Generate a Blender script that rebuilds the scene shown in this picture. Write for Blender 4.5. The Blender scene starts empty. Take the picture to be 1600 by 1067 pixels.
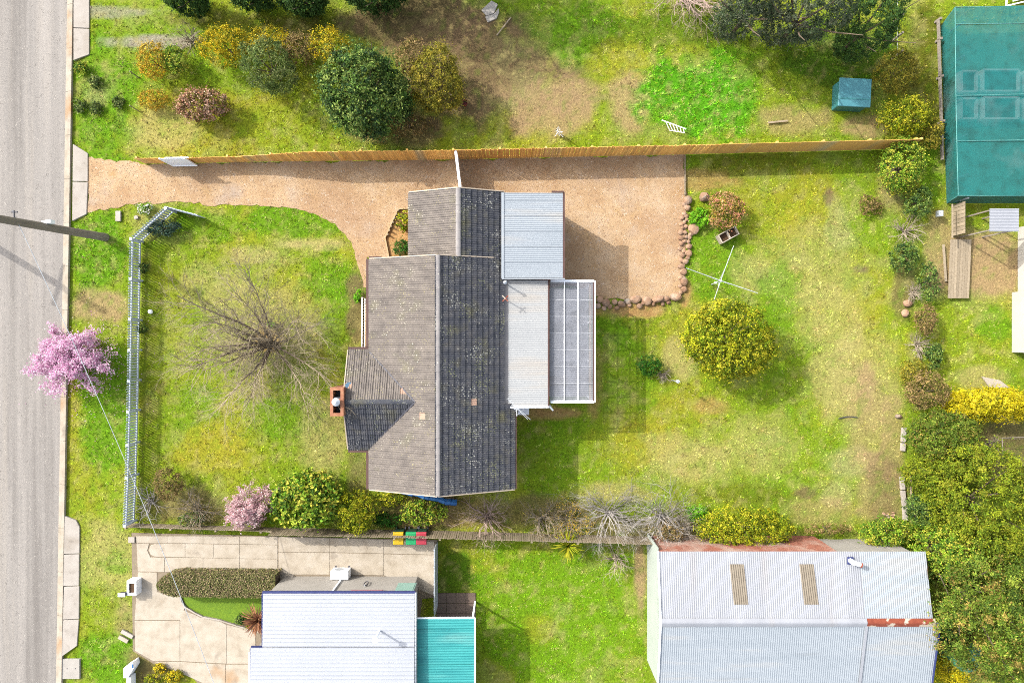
import bpy, bmesh, math, random
import numpy as np
from mathutils import Vector, Matrix
R = math.radians
C = bpy.context.scene.collection
random.seed(4)

# ---------------------------------------------------------------- camera, sky, sun, exposure
H = 37.0                      # drone height in metres
F = 1600 * 24 / 36            # focal length in photograph pixels
cam = bpy.data.cameras.new('camera'); cam.lens = 24; cam.sensor_width = 36
cam.sensor_fit = 'HORIZONTAL'; cam.clip_start = 0.1; cam.clip_end = 2000
camo = bpy.data.objects.new('camera', cam); C.objects.link(camo)
camo.location = (0, 0, H); camo.rotation_euler = (0, 0, 0)
bpy.context.scene.camera = camo

SUN_EL = R(38); SH = Vector((0.857, -0.515, 0)).normalized()      # SH: the way shadows fall
sun_dir = Vector((-SH.x * math.cos(SUN_EL), -SH.y * math.cos(SUN_EL), math.sin(SUN_EL)))
w = bpy.data.worlds.new('World'); bpy.context.scene.world = w; w.use_nodes = True
nt = w.node_tree; bg = nt.nodes['Background']
sky = nt.nodes.new('ShaderNodeTexSky'); sky.sky_type = 'NISHITA'; sky.sun_disc = False
sky.sun_elevation = SUN_EL; sky.sun_rotation = math.atan2(sun_dir.x, sun_dir.y)
sky.dust_density = 4.0; sky.ozone_density = 1.0; sky.air_density = 1.0
hz = nt.nodes.new('ShaderNodeHueSaturation'); hz.inputs['Saturation'].default_value = 0.45      # thin bright haze whitens the sky
nt.links.new(sky.outputs[0], hz.inputs['Color']); nt.links.new(hz.outputs[0], bg.inputs[0]); bg.inputs[1].default_value = 0.15
sl = bpy.data.lights.new('sun', 'SUN'); sl.energy = 2.0; sl.angle = R(0.53); sl.color = (1.0, 0.95, 0.88)
so = bpy.data.objects.new('sun', sl); C.objects.link(so)
so.rotation_euler = sun_dir.to_track_quat('Z', 'Y').to_euler(); so.location = (-30, 20, 60)
bpy.context.scene.cycles.filter_width = 1.0      # crisp like the photograph
bpy.context.scene.cycles.use_denoising = False
vs = bpy.context.scene.view_settings
vs.view_transform = 'Standard'; vs.look = 'None'; vs.gamma = 1; vs.use_curve_mapping = False
vs.exposure = 1.78

# ---------------------------------------------------------------- helpers
def P(px, py, z=0.0):
    """photograph pixel and true height above ground -> point in metres"""
    k = (H - z) / F
    return Vector(((px - 800) * k, (533.5 - py) * k, z))
def G(px, py): p = P(px, py); return (p.x, p.y)
def lin(c):
    c = c / 255.0
    return c / 12.92 if c <= 0.04045 else ((c + 0.055) / 1.055) ** 2.4
GAIN = 2.7
def D(r, g, b, k=1.0):
    """sunlit picture colour -> surface base colour"""
    return tuple(min(0.85, max(0.004, lin(v) / GAIN * k)) for v in (r, g, b))

def worldloc(o):
    v = Vector((0, 0, 0))
    while o: v += o.location; o = o.parent
    return v
def tag(o, label=None, cat=None, group=None, kind=None):
    if label: o['label'] = label
    if cat: o['category'] = cat
    if group: o['group'] = group
    if kind: o['kind'] = kind
    return o
def empty(name, loc, label=None, cat=None, group=None, kind=None):
    o = bpy.data.objects.new(name, None); C.objects.link(o); o.location = loc
    o.empty_display_size = 0.2
    return tag(o, label, cat, group, kind)
def link(name, me, mat=None, parent=None, loc=(0, 0, 0), rot=None):
    if mat is not None and not me.materials: me.materials.append(mat)
    o = bpy.data.objects.new(name, me); C.objects.link(o)
    l = Vector(loc)
    if parent is not None:
        l = l - worldloc(parent); o.parent = parent
    o.location = l
    if rot is not None: o.rotation_euler = rot
    return o

class MB:
    def __init__(s): s.v = []; s.f = []
    def add(s, vs, fs):
        b = len(s.v); s.v += [tuple(x) for x in vs]; s.f += [tuple(i + b for i in f) for f in fs]; return s
    def box(s, c, d, rz=0.0, rx=0.0, ry=0.0):
        m = Matrix.Rotation(rz, 3, 'Z') @ Matrix.Rotation(ry, 3, 'Y') @ Matrix.Rotation(rx, 3, 'X')
        c = Vector(c); q = []
        for z in (-.5, .5):
            for x, y in ((-.5, -.5), (.5, -.5), (.5, .5), (-.5, .5)):
                q.append(c + m @ Vector((x * d[0], y * d[1], z * d[2])))
        return s.add(q, [(3, 2, 1, 0), (4, 5, 6, 7), (0, 1, 5, 4), (1, 2, 6, 5), (2, 3, 7, 6), (3, 0, 4, 7)])
    def bar(s, a, b, wd, ht):
        a, b = Vector(a), Vector(b); d = b - a; L = d.length
        if L < 1e-6: return s
        d /= L; up = Vector((0, 0, 1)) if abs(d.z) < .98 else Vector((1, 0, 0))
        sd = d.cross(up).normalized(); up = sd.cross(d)
        q = []
        for p in (a, b):
            for x, y in ((-.5, -.5), (.5, -.5), (.5, .5), (-.5, .5)): q.append(p + sd * x * wd + up * y * ht)
        return s.add(q, [(3, 2, 1, 0), (4, 5, 6, 7), (0, 1, 5, 4), (1, 2, 6, 5), (2, 3, 7, 6), (3, 0, 4, 7)])
    def tube(s, a, b, r0, r1=None, n=8, cap=True):
        r1 = r0 if r1 is None else r1
        a, b = Vector(a), Vector(b); d = (b - a).normalized()
        up = Vector((0, 0, 1)) if abs(d.z) < .95 else Vector((1, 0, 0))
        sd = d.cross(up).normalized(); up = sd.cross(d); q = []
        for p, r in ((a, r0), (b, r1)):
            for k in range(n):
                t = 2 * math.pi * k / n; q.append(p + sd * r * math.cos(t) + up * r * math.sin(t))
        fs = [(k, (k + 1) % n, n + (k + 1) % n, n + k) for k in range(n)]
        if cap: fs += [tuple(range(n - 1, -1, -1)), tuple(range(n, 2 * n))]
        return s.add(q, fs)
    def prism(s, pts, z0, z1):
        """pts: (x, y) outline; z0/z1 numbers or functions of x, y"""
        if sum(pts[i][0] * pts[(i + 1) % len(pts)][1] - pts[(i + 1) % len(pts)][0] * pts[i][1] for i in range(len(pts))) < 0: pts = pts[::-1]
        n = len(pts); f0 = z0 if callable(z0) else (lambda x, y: z0); f1 = z1 if callable(z1) else (lambda x, y: z1)
        q = [(x, y, f0(x, y)) for x, y in pts] + [(x, y, f1(x, y)) for x, y in pts]
        return s.add(q, [tuple(range(n - 1, -1, -1)), tuple(range(n, 2 * n))] + [(k, (k + 1) % n, n + (k + 1) % n, n + k) for k in range(n)])
    def mesh(s, name, smooth=False):
        me = bpy.data.meshes.new(name); me.from_pydata(s.v, [], s.f); me.update()
        if smooth: me.shade_smooth()
        return me
    def build(s, name, mat, parent=None, smooth=False, bevel=0.0):
        me = s.mesh(name, smooth)
        if bevel:
            bm = bmesh.new(); bm.from_mesh(me)
            bmesh.ops.bevel(bm, geom=bm.edges[:], offset=bevel, segments=1, affect='EDGES', clamp_overlap=True)
            bm.to_mesh(me); bm.free()
        return link(name, me, mat, parent)

def mesh_np(name, v, f, col=None):
    """v (N,3), f (M,k) with k constant, col (N,3) colour of each vertex"""
    v = np.ascontiguousarray(v, np.float32); f = np.ascontiguousarray(f, np.int32); k = f.shape[1]
    me = bpy.data.meshes.new(name)
    me.vertices.add(len(v)); me.vertices.foreach_set('co', v.ravel())
    me.loops.add(f.size); me.loops.foreach_set('vertex_index', f.ravel())
    me.polygons.add(len(f)); me.polygons.foreach_set('loop_start', np.arange(0, f.size, k, dtype=np.int32))
    me.update(calc_edges=True)
    me.shade_flat()
    if col is not None:
        a = me.color_attributes.new('Col', 'FLOAT_COLOR', 'POINT')
        c4 = np.ones((len(v), 4), np.float32); c4[:, :3] = col; a.data.foreach_set('color', c4.ravel())
    return me

# ---------------------------------------------------------------- materials
def mat(name, cols, scale=3.0, rough=0.85, detail=6.0, bump=0.0, bscale=30.0, spec=0.3, metal=0.0, stretch=(1, 1, 1),
        lo=0.3, hi=0.7, speck=None, patch=None, obj=False, bdist=0.02, rnd=0.0):
    """cols: two or three colours mixed by noise; speck=(colour, voronoi scale, radius); patch=(colour, scale, threshold lo, hi)"""
    m = bpy.data.materials.new(name); m.use_nodes = True
    n = m.node_tree.nodes; l = m.node_tree.links; b = n['Principled BSDF']
    b.inputs['Roughness'].default_value = rough; b.inputs['Metallic'].default_value = metal
    b.inputs['Specular IOR Level'].default_value = spec
    if obj:
        pos = n.new('ShaderNodeTexCoord').outputs['Object']
    else:
        pos = n.new('ShaderNodeNewGeometry').outputs['Position']
    mp = n.new('ShaderNodeMapping'); mp.inputs['Scale'].default_value = stretch; l.new(pos, mp.inputs[0])
    nz = n.new('ShaderNodeTexNoise'); nz.inputs['Scale'].default_value = scale; nz.inputs['Detail'].default_value = detail
    nz.inputs['Roughness'].default_value = 0.62; l.new(mp.outputs[0], nz.inputs['Vector'])
    rp = n.new('ShaderNodeValToRGB'); l.new(nz.outputs[0], rp.inputs[0])
    e = rp.color_ramp.elements; e[0].position = lo; e[1].position = hi
    e[0].color = (*cols[0], 1); e[1].color = (*cols[-1], 1)
    if len(cols) == 3:
        x = e.new((lo + hi) / 2); x.color = (*cols[1], 1)
    out = rp.outputs[0]
    def mixin(fac, col):
        nonlocal out
        mx = n.new('ShaderNodeMix'); mx.data_type = 'RGBA'
        l.new(fac, mx.inputs[0]); l.new(out, mx.inputs[6]); mx.inputs[7].default_value = (*col, 1); out = mx.outputs[2]
    for pt in (patch if isinstance(patch, list) else [patch] if patch else []):
        p2 = n.new('ShaderNodeTexNoise'); p2.inputs['Scale'].default_value = pt[1]; p2.inputs['Detail'].default_value = 7
        l.new(mp.outputs[0], p2.inputs['Vector'])
        mr = n.new('ShaderNodeMapRange'); mr.inputs[1].default_value = pt[2]; mr.inputs[2].default_value = pt[3]
        l.new(p2.outputs[0], mr.inputs[0]); mixin(mr.outputs[0], pt[0])
    for sp in (speck if isinstance(speck, list) else [speck] if speck else []):
        vo = n.new('ShaderNodeTexVoronoi'); vo.inputs['Scale'].default_value = sp[1]; l.new(pos, vo.inputs['Vector'])
        p2 = n.new('ShaderNodeTexNoise'); p2.inputs['Scale'].default_value = sp[3] if len(sp) > 3 else sp[1] * .22; p2.inputs['Detail'].default_value = 4; l.new(pos, p2.inputs['Vector'])
        mu = n.new('ShaderNodeMapRange'); mu.inputs[1].default_value = .38; mu.inputs[2].default_value = .68; mu.inputs[4].default_value = sp[2] * 1.9; l.new(p2.outputs[0], mu.inputs[0])
        lt = n.new('ShaderNodeMath'); lt.operation = 'LESS_THAN'; l.new(vo.outputs['Distance'], lt.inputs[0]); l.new(mu.outputs[0], lt.inputs[1])
        mixin(lt.outputs[0], sp[0])
    if rnd:
        oi = n.new('ShaderNodeObjectInfo'); hs = n.new('ShaderNodeHueSaturation')
        mr = n.new('ShaderNodeMapRange'); mr.inputs[3].default_value = 1 - rnd; mr.inputs[4].default_value = 1 + rnd
        l.new(oi.outputs['Random'], mr.inputs[0]); l.new(mr.outputs[0], hs.inputs['Value']); l.new(out, hs.inputs['Color']); out = hs.outputs[0]
    l.new(out, b.inputs['Base Color'])
    if bump:
        bn = n.new('ShaderNodeTexNoise'); bn.inputs['Scale'].default_value = bscale; bn.inputs['Detail'].default_value = 6
        l.new(pos, bn.inputs['Vector'])
        bp = n.new('ShaderNodeBump'); bp.inputs['Strength'].default_value = bump; bp.inputs['Distance'].default_value = bdist
        l.new(bn.outputs[0], bp.inputs['Height']); l.new(bp.outputs[0], b.inputs['Normal'])
    return m

def foliage_mat(name, transl=0.22, rough=0.7, spec=0.15, lift=0.0):
    m = bpy.data.materials.new(name); m.use_nodes = True
    n = m.node_tree.nodes; l = m.node_tree.links; b = n['Principled BSDF']
    a = n.new('ShaderNodeVertexColor'); a.layer_name = 'Col'
    l.new(a.outputs[0], b.inputs['Base Color']); b.inputs['Roughness'].default_value = rough
    b.inputs['Specular IOR Level'].default_value = spec
    if lift:      # fine blades shade like the sward they form
        g = n.new('ShaderNodeNewGeometry'); va = n.new('ShaderNodeVectorMath'); va.operation = 'ADD'; va.inputs[1].default_value = (0, 0, lift); l.new(g.outputs['Normal'], va.inputs[0])
        vn = n.new('ShaderNodeVectorMath'); vn.operation = 'NORMALIZE'; l.new(va.outputs[0], vn.inputs[0]); l.new(vn.outputs[0], b.inputs['Normal'])
    t = n.new('ShaderNodeBsdfTranslucent'); l.new(a.outputs[0], t.inputs[0])
    mx = n.new('ShaderNodeMixShader'); mx.inputs[0].default_value = transl
    l.new(b.outputs[0], mx.inputs[1]); l.new(t.outputs[0], mx.inputs[2])
    l.new(mx.outputs[0], n['Material Output'].inputs[0])
    return m
M = {}
M['leaf'] = foliage_mat('leaf'); M['grass'] = foliage_mat('grass_blade', 0.08, 0.85, 0.1, lift=1.1)
M['petal'] = foliage_mat('petal', .45, .8, .1)
M['bark'] = mat('bark', [D(110, 95, 80), D(150, 132, 112)], 12, bump=.4)
M['twig'] = mat('twig', [D(176, 160, 136), D(222, 206, 180)], 6)
M['darktwig'] = mat('dark_twig', [D(112, 98, 82), D(150, 132, 112)], 6)
M['greytwig'] = mat('grey_twig', [D(182, 174, 166), D(226, 218, 210)], 6)
M['canes'] = mat('pinkish_cane', [D(190, 160, 146), D(226, 202, 186)], 6)
M['white_paint'] = mat('white_paint', [(.68, .70, .72), (.8, .8, .8)], 2, rough=.5)
M['fence_white'] = mat('weathered_white_paint', [(.32, .37, .41), (.44, .49, .53)], 2, rough=.6)
M['white_metal'] = mat('white_metal', [(.62, .66, .7), (.72, .74, .77)], .8, rough=.5)
M['galv'] = mat('galvanised_steel', [(.3, .33, .36), (.42, .44, .46)], 3, rough=.45, metal=.3)
M['dark_metal'] = mat('dark_metal', [(.03, .03, .04), (.05, .05, .06)], 5, rough=.6)
M['concrete'] = mat('concrete', [D(196, 182, 160), D(218, 205, 184), D(228, 216, 198)], 1.6, bump=.15, bscale=60, patch=[(D(205, 160, 110), .35, .62, .75), (D(165, 152, 135), 1.1, .62, .8)])
M['concrete_pale'] = mat('pale_concrete', [D(206, 196, 183), D(224, 215, 203)], 2, bump=.15, bscale=60, patch=[(D(186, 172, 154), .9, .52, .8), (D(170, 160, 146), 3, .6, .8)])
M['concrete_grey'] = mat('grey_concrete', [D(196, 190, 180), D(212, 206, 196)], 2, bump=.15, bscale=60)
M['asphalt'] = mat('asphalt', [D(142, 136, 130), D(176, 170, 163), D(196, 189, 181)], 1.1, rough=.95, stretch=(1, .03, 1), lo=.3, hi=.66,
                   bump=.6, bscale=90, patch=[(D(146, 140, 133), .5, .54, .78), (D(202, 192, 178), 1.4, .58, .85)], speck=[(D(140, 134, 127), 16, .2), (D(212, 205, 194), 13, .16)])
M['gravel'] = mat('gravel', [D(206, 167, 124), D(224, 189, 146), D(234, 204, 168)], .7, rough=1, lo=.3, hi=.7, bump=.9, bscale=40,
                  patch=[(D(204, 184, 166), .55, .58, .8), (D(206, 164, 100), .8, .6, .85), (D(196, 158, 122), .25, .5, .75)], speck=[(D(176, 136, 100), 17, .22), (D(244, 224, 200), 14, .2), (D(186, 150, 118), 11, .1)])
M['mulch'] = mat('bark_mulch', [D(190, 130, 75), D(225, 175, 110), D(240, 200, 140)], 14, bump=1, bscale=50, rough=1)
M['dirt'] = mat('dirt', [D(140, 115, 88), D(180, 152, 120)], 2, bump=.8, bscale=30, rough=1)
M['timber'] = mat('treated_timber', [D(226, 168, 84, 1.8), D(240, 192, 108, 1.9)], 3, stretch=(4, 4, .4), bump=.2, rnd=.22, patch=(D(226, 200, 146, 1.4), .22, .52, .7))
M['old_timber'] = mat('weathered_timber', [D(176, 158, 130), D(205, 188, 160)], 3, stretch=(4, 4, .5), bump=.2, rnd=.15)
M['sleeper'] = mat('pale_timber', [D(225, 190, 140), D(240, 210, 165)], 4, bump=.2)
M['brick'] = mat('red_brick', [D(176, 112, 84), D(198, 134, 100), D(212, 160, 122)], 5, bump=.3, bscale=40)
M['paver'] = mat('red_paver', [D(190, 112, 90), D(214, 146, 122)], 6, bump=.3, patch=(D(232, 200, 182), .9, .44, .66))
M['mortar'] = mat('mortar', [D(190, 175, 155), D(205, 190, 170)], 6)
M['tile'] = mat('roof_tile', [D(132, 124, 118), D(150, 141, 133), D(164, 154, 144)], 1.6, bump=.5, bscale=25, rough=.95,
                patch=[(D(150, 146, 118), .9, .58, .8)], speck=[(D(232, 224, 206), 8, .13, .9), (D(198, 188, 140), 10, .14, 1.1), (D(124, 116, 108), 11, .13, .5)])
M['tile_shaded'] = mat('shaded_lichen_tile', [D(76, 80, 90), D(94, 96, 104), D(112, 110, 110)], 2.2, bump=.6, bscale=25, rough=.95, obj=False,
                patch=[(D(112, 110, 86), 1.1, .56, .8)], speck=[(D(204, 204, 192), 8.5, .17, .8), (D(160, 164, 124), 11, .18, 1.0), (D(176, 176, 170), 17, .17, 1.3), (D(56, 56, 60), 9, .16, .4)])  # base darkened as painted shade for slopes facing away from sun; flecks are lichen
M['tile_new'] = mat('newer_tile', [D(216, 176, 152), D(226, 190, 166)], 3, rough=.9)
M['ridge'] = mat('ridge_cap', [D(160, 156, 156), D(186, 180, 176)], 2, bump=.3, rough=.9, speck=(D(226, 220, 204), 7, .15))
M['gutter'] = mat('brown_gutter', [D(96, 66, 60), D(115, 84, 76)], 2, rough=.6)
M['barge'] = mat('cream_bargeboard', [D(225, 205, 180), D(235, 218, 195)], 2, rough=.7)
M['zinc'] = mat('zinc_sheet', [D(176, 187, 196), D(194, 203, 211)], .5, rough=.55, metal=.0, spec=.5, stretch=(.35, 3, 1), patch=[(D(204, 198, 186), .5, .55, .85), (D(158, 166, 172), .9, .64, .85)])
M['zinc_white'] = mat('pale_zinc_sheet', [D(178, 182, 190), D(194, 198, 206)], .4, rough=.6, stretch=(3, .4, 1), spec=.4, patch=[(D(186, 180, 176), .35, .58, .85)])
M['zinc_dull'] = mat('dull_zinc_sheet', [D(194, 197, 198), D(210, 212, 211)], .5, rough=.65, stretch=(.35, 3, 1), patch=[(D(206, 196, 182), .5, .52, .8), (D(176, 180, 184), .9, .6, .85)])
M['tray'] = mat('tray_deck_sheet', [D(200, 206, 216), D(214, 219, 228)], .3, rough=.6, spec=.4)
M['blue_trim'] = mat('blue_trim', [D(60, 70, 130), D(75, 85, 145)], 2, rough=.5)
M['rust'] = mat('rusty_flashing', [D(150, 70, 50), D(176, 92, 66)], 5, rough=.95, patch=(D(230, 215, 195), 2.2, .55, .6))
M['skylight'] = mat('grimy_skylight', [D(142, 130, 112), D(168, 156, 136)], 8, rough=.6, stretch=(1, .2, 1))
M['rock'] = mat('field_stone', [D(176, 134, 104), D(204, 164, 132), D(222, 190, 162)], 3, bump=.5, bscale=14, rough=.95, rnd=.2, patch=(D(176, 166, 152), 1.4, .55, .7))
M['pole'] = mat('weathered_pole', [D(150, 139, 126), D(190, 178, 163)], 3, stretch=(6, 6, .3), bump=.3)
M['blue_tarp'] = mat('blue_tarp', [D(25, 95, 165), D(60, 130, 195)], 4, rough=.5)
M['teal_sheet'] = mat('turquoise_sheet', [D(50, 176, 176), D(78, 192, 190)], 1, rough=.6, stretch=(.3, 2, 1), patch=[(D(40, 158, 162), .8, .5, .7), (D(128, 196, 190), .7, .56, .8)])
M['teal_box'] = mat('teal_plastic', [D(70, 150, 155), D(90, 170, 172)], 3, rough=.5)
M['lid_yellow'] = mat('yellow_plastic', [D(240, 195, 20), D(245, 205, 40)], 3, rough=.45)
M['lid_green'] = mat('green_plastic', [D(40, 180, 110), D(60, 195, 125)], 3, rough=.45)
M['lid_red'] = mat('red_plastic', [D(205, 65, 85), D(215, 80, 95)], 3, rough=.45)
M['bin'] = mat('dark_green_plastic', [D(40, 80, 60), D(50, 92, 70)], 3, rough=.5)
M['mint'] = mat('mint_weatherboard', [D(196, 208, 196), D(208, 218, 208)], 1, rough=.7)
M['wall_brick'] = mat('wall_brick', [D(160, 95, 75), D(185, 120, 92)], 5, bump=.3)
M['wall_cream'] = mat('cream_render', [D(228, 222, 210), D(238, 233, 222)], 1, rough=.8)
M['soil'] = mat('soil', [D(90, 68, 48), D(120, 92, 66)], 8, rough=1)
M['lid_mint'] = mat('mint_plastic', [D(165, 212, 195), D(180, 222, 208)], 3, rough=.5)
M['pink'] = mat('faded_pink_plastic', [D(205, 140, 145), D(214, 155, 158)], 3, rough=.6)
M['red_plastic'] = mat('red_bucket_plastic', [D(200, 80, 90), D(210, 100, 105)], 3, rough=.5)
def cloth_mat(name, col, tr):
    m = mat(name, [col, tuple(c * 1.25 for c in col)], .6, rough=.8, patch=[(tuple(c * .72 for c in col), 1.6, .48, .75), (tuple(c * .7 + .06 for c in col), .5, .55, .8)])
    n = m.node_tree.nodes; l = m.node_tree.links
    t = n.new('ShaderNodeBsdfTransparent'); mx = n.new('ShaderNodeMixShader'); mx.inputs[0].default_value = tr
    l.new(n['Principled BSDF'].outputs[0], mx.inputs[1]); l.new(t.outputs[0], mx.inputs[2]); l.new(mx.outputs[0], n['Material Output'].inputs[0])
    return m
M['net'] = cloth_mat('shade_cloth', D(8, 132, 130), .2)
M['poly'] = cloth_mat('clear_corrugated_plastic', D(186, 190, 200), .4)

# ---------------------------------------------------------------- noise and colour fields (photograph pixels on the ground)
def vnoise(x, y, seed=0):
    xi = np.floor(x).astype(np.int64); yi = np.floor(y).astype(np.int64); fx = x - xi; fy = y - yi
    fx = fx * fx * (3 - 2 * fx); fy = fy * fy * (3 - 2 * fy)
    def h(a, b):
        n = (a * 374761393 + b * 668265263 + seed * 974711) & 0x7fffffff
        n = ((n ^ (n >> 13)) * 1274126177) & 0x7fffffff
        return ((n ^ (n >> 16)) & 0xffff) / 65535.0
    return (h(xi, yi) * (1 - fx) + h(xi + 1, yi) * fx) * (1 - fy) + (h(xi, yi + 1) * (1 - fx) + h(xi + 1, yi + 1) * fx) * fy
def fbm(x, y, seed=0, o=4):
    s = 0; a = .5; t = 0
    for k in range(o):
        s = s + a * vnoise(x * 2 ** k, y * 2 ** k, seed + k * 17); t += a; a *= .55
    return s / t
def inpoly(x, y, poly):
    r = np.zeros(x.shape, bool); n = len(poly)
    for i in range(n):
        x0, y0 = poly[i]; x1, y1 = poly[(i + 1) % n]
        if y0 == y1: continue
        c = ((y0 > y) != (y1 > y)) & (x < (x1 - x0) * (y - y0) / (y1 - y0) + x0); r ^= c
    return r
LUSH = D(116, 166, 20); MID = D(152, 174, 40); YEL = D(184, 178, 54); STRAW = D(206, 192, 122); TAN = D(196, 166, 122)
DK = D(84, 122, 16); PALE = D(184, 184, 116); BRN = D(140, 116, 86); LAWN = D(128, 172, 18); GREY = D(182, 172, 154); ORN = D(204, 160, 104)
OLIVE = D(112, 116, 34); BRIGHT = D(100, 176, 18); MULCHY = D(122, 104, 74)
# (cx, cy, rx, ry, colour, strength, density, height)
BL = [
 (165, 170, 60, 100, LUSH, .9, 1.2, 1.2), (150, 150, 22, 20, PALE, .6, .7, 1), (240, 66, 70, 12, GREY, .9, .15, .6), (180, 20, 70, 10, GREY, .7, .3, .6), (330, 30, 90, 14, OLIVE, .7, .8, 1),
 (340, 200, 150, 60, YEL, .8, 1, 1), (255, 205, 60, 35, STRAW, .6, .6, .8), (440, 205, 90, 40, MID, .7, 1, 1), (470, 45, 110, 26, OLIVE, .9, .8, .9),
 (640, 30, 110, 60, MULCHY, .95, .25, .7), (760, 110, 150, 90, BRN, .95, .1, .7), (850, 165, 80, 50, TAN, .8, .1, .6), (620, 200, 80, 30, BRN, .8, .2, .8), (905, 50, 80, 50, LUSH, .9, 1, 1), (965, 95, 46, 36, YEL, .6, 1, .9), (985, 165, 34, 60, TAN, .8, .3, .7),
 (1100, 150, 105, 70, BRIGHT, 1, 1.6, 2.0), (1060, 45, 90, 30, DK, .6, .9, 1), (1250, 150, 70, 70, MID, .9, .9, 1), (1320, 90, 90, 60, DK, .9, .9, 1), (1240, 190, 60, 24, TAN, .6, .4, .8), (1355, 195, 40, 18, TAN, .8, .2, .7),
 (1440, 110, 30, 140, OLIVE, .9, 1, 1), (1455, 260, 22, 60, LUSH, .8, 1, 1), (1470, 400, 30, 70, TAN, .7, .4, .8),
 (1540, 420, 70, 60, TAN, .95, .1, .5), (1510, 520, 60, 60, MID, .9, 1, 1), (1550, 500, 30, 30, LUSH, .8, 1, 1), (1540, 590, 40, 18, STRAW, .6, .5, .8), (1570, 700, 60, 60, BRN, .8, .2, .5),
 (155, 390, 45, 62, LUSH, 1, 1.3, 1.3), (160, 480, 48, 28, TAN, .85, .35, .7), (165, 640, 40, 110, LUSH, .9, 1.1, 1.1), (150, 520, 40, 20, MID, .6, 1, 1),
 (170, 875, 50, 60, STRAW, .55, .7, .8), (185, 880, 25, 16, LUSH, .6, 1.1, 1), (170, 1030, 50, 45, LUSH, .95, 1.2, 1.2), (190, 960, 24, 30, TAN, .6, .5, .7), (160, 950, 30, 40, MID, .8, 1, 1),
 (240, 345, 30, 30, STRAW, .5, .7, .9), (330, 350, 60, 26, LUSH, .7, 1.2, 1.2), (470, 345, 80, 30, LUSH, .85, 1.2, 1.2), (480, 382, 70, 9, STRAW, .9, .4, .8), (400, 400, 50, 16, STRAW, .7, .6, .8), (520, 440, 50, 40, LUSH, .7, 1.2, 1.1),
 (330, 450, 50, 40, STRAW, .45, .7, .9), (420, 520, 95, 80, STRAW, .55, .7, .9), (425, 530, 26, 20, ORN, .8, .2, .6), (530, 500, 28, 70, LUSH, .6, 1, 1), (556, 490, 14, 70, BRN, .8, .2, .6), (300, 590, 60, 50, MID, .7, 1, 1), (290, 640, 50, 40, LUSH, .6, 1, 1),
 (330, 700, 60, 40, YEL, .8, 1, 1), (440, 650, 60, 40, LUSH, .6, 1, 1), (505, 690, 40, 60, STRAW, .6, .7, .9), (560, 740, 20, 50, BRN, .6, .3, .7), (250, 600, 30, 90, MID, .6, 1, 1), (300, 790, 80, 30, BRN, .7, .3, .7),
 (1100, 280, 60, 18, ORN, .7, .4, .7), (1180, 260, 90, 20, OLIVE, .6, .8, 1), (1110, 410, 50, 70, LUSH, .8, 1.2, 1.1), (1180, 430, 40, 30, STRAW, .5, .7, .9), (1260, 330, 60, 60, YEL, .6, .9, .9), (1295, 308, 8, 14, BRN, .9, .1, .5), (1310, 345, 20, 40, PALE, .6, .7, .9), (1345, 420, 16, 6, BRN, .9, .1, .5),
 (1270, 420, 80, 70, PALE, .45, .8, .9), (1220, 470, 30, 70, LUSH, .6, 1, 1), (1300, 500, 60, 60, STRAW, .45, .7, .9), (1350, 600, 60, 90, STRAW, .5, .6, .8), (1355, 600, 16, 40, TAN, .7, .2, .6), (1330, 725, 40, 30, PALE, .8, .9, 1), (1310, 770, 30, 25, PALE, .7, .9, 1), (1370, 770, 40, 60, TAN, .6, .3, .7), (1395, 700, 20, 80, TAN, .6, .4, .7), (1350, 650, 36, 80, TAN, .5, .45, .7), (1385, 765, 36, 56, BRN, .5, .3, .7), (1300, 585, 40, 60, STRAW, .5, .7, .8), (1290, 800, 60, 24, TAN, .5, .5, .8),
 (1260, 770, 20, 10, BRN, .8, .2, .6), (1395, 300, 26, 40, TAN, .6, .4, .8), (1415, 440, 20, 60, BRN, .7, .3, .7), (985, 485, 60, 12, ORN, .95, .15, .6), (1070, 462, 12, 22, ORN, .9, .2, .6), (1110, 635, 30, 14, ORN, .6, .4, .7), (930, 590, 14, 60, ORN, .9, .2, .6), (850, 645, 50, 10, ORN, .9, .2, .6),
 (950, 520, 40, 26, LUSH, .8, 1.1, 1.1), (970, 590, 50, 70, LUSH, .6, 1.1, 1), (850, 720, 50, 60, LUSH, .5, 1, 1), (1000, 700, 70, 40, YEL, .7, 1, 1), (1080, 720, 80, 40, STRAW, .6, .7, .8), (960, 770, 60, 16, STRAW, .6, .7, .8), (1160, 770, 80, 20, OLIVE, .5, .9, 1), (1190, 700, 60, 50, STRAW, .4, .8, .9), (1060, 560, 30, 30, STRAW, .7, .6, .8), (780, 800, 180, 26, BRN, .7, .3, .8), (1000, 825, 140, 18, BRN, .7, .3, .8), (640, 800, 70, 34, BRN, .7, .3, .8),
 (870, 960, 150, 120, LAWN, 1, 1.5, .8), (850, 980, 30, 22, YEL, .5, 1, .7), (710, 900, 28, 50, DK, .8, .8, .8), (345, 955, 70, 24, LAWN, 1, 1.5, .8), (235, 1040, 40, 34, BRN, .8, .3, .7), (1000, 900, 10, 60, TAN, .9, .2, .6), (1480, 1040, 30, 30, MID, .8, 1, 1),
]
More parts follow.
